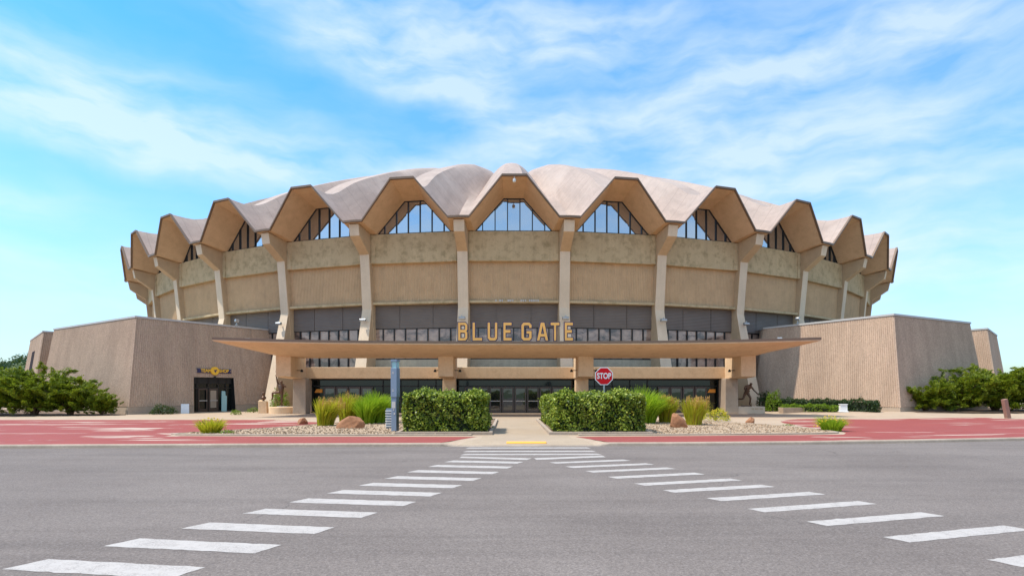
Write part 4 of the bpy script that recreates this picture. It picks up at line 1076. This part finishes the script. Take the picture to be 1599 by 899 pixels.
# white sandwich board by the shop
b = MB(); b.loft([[(-.3, -.32, 0), (.3, -.32, 0), (.3, -.28, 0), (-.3, -.28, 0)], [(-.3, -.05, .78), (.3, -.05, .78), (.3, -.01, .80), (-.3, -.01, .80)]])
b.loft([[(-.3, .32, 0), (.3, .32, 0), (.3, .28, 0), (-.3, .28, 0)], [(-.3, .05, .78), (.3, .05, .78), (.3, .01, .80), (-.3, .01, .80)]])
free('sandwich_board', b, WHITE, 'white sandwich board standing beside the shop entrance', 'sign board', (W(291, 49.2), 49.0, .0), .5)
# white utility box
x, y = W(1316.5, 45.6), 45.6
b = MB(); b.box((0, 0, .32), (.56, .35, .56), 0, .92); b.box((0, 0, .05), (.66, .45, .1)); b.box((0, -.01, .62), (.6, .4, .05))
free('utility_box', b, WHITE, 'small white utility box in front of the low hedge', 'box', (x, y, ground(x, y)), -.2, bevel=.02)
# concrete planter
x, y = W(1237, 48.8), 48.8
pl_ = thing('planter', 'low concrete planter trough near the running statue', 'planter', (x, y, 0), R_(4))
b = MB(); o1 = [(-1.03, -.4), (1.03, -.4), (1.03, .4), (-1.03, .4)]; i_ = inset(o1, .09); o0 = inset(o1, .05)
b.loft([[(p[0], p[1], 0) for p in o0], [(p[0], p[1], .5) for p in o1], [(p[0], p[1], .5) for p in i_], [(p[0], p[1], .4) for p in i_]]); obj('trough', b, CONC_LOW, pl_, None, .015)
r_n = 500; q = rng.uniform(-1, 1, (r_n, 3))*np.array([.9, .3, .06])+np.array([0, 0, .5])
obj('plants', leaf_mesh(q, unit(rdir(r_n)+np.array([0, 0, .6])), rdir(r_n), rng.uniform(.08, .14, r_n), rng.uniform(.04, .08, r_n)), BRIGHT, pl_)
# posters behind the lobby glass
for px, lab in ((497, 'orange poster on the lobby glass at the left end'), (1111, 'orange poster on the lobby glass at the right end')):
    b = MB(); b.loft([[(-.34, 0, 0), (.34, 0, 0), (.34, 0, .3), (-.16, 0, .3)], [(-.34, .02, 0), (.34, .02, 0), (.34, .02, .3), (-.16, .02, .3)]])
    free('poster', b, ORANGE, lab, 'poster', (W(px, 49.5), 49.53, 1.75))

# ------------------------------------------------------------ bronze statues
def figure(name, joints, edges, radii, parent, scale=1.0):
    me = bpy.data.meshes.new(name); keys = list(joints); idx = {k: i for i, k in enumerate(keys)}
    me.from_pydata([Vector(joints[k])*scale for k in keys], [(idx[a], idx[b_]) for a, b_ in edges], [])
    o = bpy.data.objects.new(name, me); C.objects.link(o); o.parent = parent; me.materials.append(BRONZE)
    sk = o.modifiers.new('skin', 'SKIN'); sk.use_smooth_shade = True
    for k in keys:
        v = me.skin_vertices[0].data[idx[k]]; rr = radii.get(k, .05)*scale*1.18
        v.radius = (rr, rr) if not isinstance(radii.get(k), tuple) else tuple(q*scale for q in radii[k]); v.use_root = (k == 'pelvis')
    ss_ = o.modifiers.new('sub', 'SUBSURF'); ss_.levels = 1; ss_.render_levels = 2
    return o
EDG = [('pelvis', 'waist'), ('waist', 'chest'), ('chest', 'neck'), ('neck', 'jaw'), ('jaw', 'crown')]
for s in 'lr':
    EDG += [('chest', 'sh'+s), ('sh'+s, 'el'+s), ('el'+s, 'wr'+s), ('wr'+s, 'ha'+s), ('pelvis', 'hip'+s), ('hip'+s, 'kn'+s), ('kn'+s, 'an'+s), ('an'+s, 'to'+s)]
    for k in range(5): EDG += [('ha'+s if k else 'wr'+s, f'f{k}{s}')]
RAD = dict(pelvis=.135, waist=.12, chest=.155, neck=.06, jaw=.085, crown=.095)
for s in 'lr':
    RAD.update({'sh'+s: .075, 'el'+s: .05, 'wr'+s: .036, 'ha'+s: .04, 'hip'+s: .10, 'kn'+s: .066, 'an'+s: .045, 'to'+s: .038})
    for k in range(5): RAD[f'f{k}{s}'] = .012
def hands(J, dl):
    for s in 'lr':
        w_ = Vector(J['wr'+s]); h_ = Vector(J['ha'+s]); d = (h_-w_).normalized(); sd_ = d.cross(Vector((0, 1, .2))).normalized()
        for k in range(1, 5): J[f'f{k}{s}'] = tuple(h_+d*(.09+.015*(k in (2, 3)))+sd_*(k-2.5)*.028+Vector((0, -.03, 0)))
        J[f'f0{s}'] = tuple(w_+d*.07-sd_*.07)
def statue(name, label, loc, rz, J, plinth, scale):
    t = thing(name, label, 'statue', loc, rz); hands(J, 0)
    f = figure('bronze_figure', J, EDG, RAD, t, scale); f.location = (0, 0, plinth); return t
# left: leaping player, one arm stretched up, one knee raised
x, y = W(438.5, 48.6), 48.6
pl_t = thing('statue_plinth', 'round low tan plinth under the leaping bronze statue', 'plinth', (x, y, 0))
b = MB(); b.lathe((.1, .2, 0), [(1.12, 0), (1.12, .52), (1.09, .55), (.0, .56)], 28); obj('drum', b, CONC_CAN, pl_t, 40)
b = MB(); b.lathe((.1, .2, .55), [(.5, 0), (.5, .05), (0, .055)], 20); obj('base_plate', b, COPING, pl_t, 40)
J = dict(pelvis=(0, 0, 1.02), waist=(.03, -.02, 1.2), chest=(.05, -.02, 1.42), neck=(.05, -.03, 1.62), jaw=(.06, -.06, 1.70), crown=(.06, -.04, 1.84),
         shl=(-.16, 0, 1.52), ell=(-.24, -.05, 1.80), wrl=(-.27, -.1, 2.06), hal=(-.28, -.11, 2.15), shr=(.23, 0, 1.50), elr=(.40, -.10, 1.38), wrr=(.26, -.28, 1.47), har=(.2, -.31, 1.53),
         hipl=(-.10, 0, .98), knl=(-.55, -.12, .98), anl=(-.58, -.02, .56), tol=(-.60, -.18, .50), hipr=(.09, 0, .96), knr=(.06, -.02, .50), anr=(.05, .04, .09), tor=(.05, -.14, .03))
statue('bronze_statue', 'dark bronze player leaping with one knee raised and one arm up', (x, y, 0), 0, J, .60, 1.18)
b = MB(); b.lathe((0, 0, 0), [(.115, -.1), (.12, 0), (.10, .08), (.02, .12)], 14)
# bust on a pedestal
x2, y2 = W(411.5, 49.5), 49.5
bp_ = thing('bust_pedestal', 'small tan block pedestal under the bronze bust', 'pedestal', (x2, y2, 0), .15)
b = MB(); b.loft([[(-.36, -.3, 0), (.36, -.3, 0), (.36, .3, 0), (-.36, .3, 0)], [(-.36, -.3, 1.05), (.30, -.3, 1.0), (.30, .3, 1.0), (-.36, .3, 1.15)]]); obj('block', b, CONC_CAN, bp_, None, .03)
bu = thing('bronze_bust', 'dark bronze bust on the small tan pedestal', 'bust', (x2, y2, 1.02))
b = MB(); b.lathe((0, 0, 0), [(.10, 0), (.08, .1), (.2, .2), (.23, .3), (.16, .40), (.065, .45), (.065, .5), (.1, .55), (.115, .64), (.10, .74), (.04, .79)], 16); b.lathe((0, -.12, .64), [(.01, -.03), (.025, 0), (.012, .05)], 6); obj('bust', b, BRONZE, bu, 60)
# right: running player bent forward, hand reaching down
x, y = W(1166, 48.4), 48.4
pr_t = thing('statue_plinth', 'long rectangular pale plinth under the running bronze statue', 'plinth', (W(1170, 48.4), y, 0))
b = MB(); b.box((0, .2, .30), (2.25, 1.3, .60)); obj('block', b, CONC_RIB, pr_t, None, .03)
b = MB(); xx = .05
for wd in (.08, .1, 0, .12, .08, .1, 0, .1, .12, .1): 
    if wd: b.box((xx, -.455, .42), (wd*.8, .012, .10))
    xx += .095
obj('inscription', b, PANEL, pr_t)
b = MB(); b.box((-.15, .2, .64), (.7, .6, .09)); obj('base_plate', b, BRONZE, pr_t, None, .01)
J = dict(pelvis=(-.02, 0, .96), waist=(.0, -.06, 1.12), chest=(.08, -.14, 1.32), neck=(.16, -.24, 1.50), jaw=(.19, -.30, 1.56), crown=(.22, -.30, 1.69),
         shl=(-.12, -.12, 1.42), ell=(-.26, -.2, 1.20), wrl=(-.12, -.42, 1.10), hal=(-.06, -.46, 1.08), shr=(.30, -.14, 1.38), elr=(.44, -.2, 1.14), wrr=(.60, -.32, .95), har=(.65, -.36, .89),
         hipl=(-.11, 0, .92), knl=(-.26, .02, .50), anl=(-.60, .25, .48), tol=(-.70, .30, .38), hipr=(.08, 0, .92), knr=(.20, -.22, .55), anr=(.22, .02, .09), tor=(.27, -.14, .03))
statue('bronze_statue', 'brown bronze player running bent forward with one hand reaching down', (x, y, 0), 0, J, .66, 1.14)

# ------------------------------------------------------------ far wooded hills
def hill(label, x0, x1, y0, hfun, n, seed):
    r = np.random.default_rng(seed); b = MB(); rows = []
    for t in np.linspace(0, 1, 10):
        rows.append([(x, y0+t*160, -1+hfun(x)*smooth01(t*1.6)*.93) for x in np.linspace(x0, x1, 30)])
    b.loft(rows, close=False); struct(obj('hill', b, GRASS))
    x = r.uniform(x0, x1, n); t = r.uniform(.0, .75, n); y = y0+t*160
    z = np.array([-1+hfun(a)*smooth01(c*1.6)*.93 for a, c in zip(x, t)])
    cr = r.integers(0, 900, n); cx, ct = r.uniform(x0, x1, 900), r.uniform(0, .75, 900); rad = r.uniform(3.5, 6.5, 900)
    cz = np.array([-1+hfun(a)*smooth01(c*1.6)*.93 for a, c in zip(cx, ct)])
    d = unit(r.normal(size=(n, 3))); d[:, 2] = np.abs(d[:, 2])
    p = np.stack([cx[cr], y0+ct[cr]*160, cz[cr]], 1)+d*(rad[cr]*r.uniform(.75, 1.0, n))[:, None]*np.array([1, 1, 1.15])
    ln = r.uniform(.8, 1.7, n)
    o = obj('distant_wood', leaf_mesh(p, unit(rdir(n)), unit(d+rdir(n)*.6), ln, ln*.7), WOODS); o['kind'] = 'stuff'
hill('', -520, -250, 330, lambda x: 21+9*math.sin(x*.02+1)+5*math.sin(x*.07), 45000, 31)
hill('', 260, 560, 380, lambda x: 11+3*math.sin(x*.025), 40000, 32)
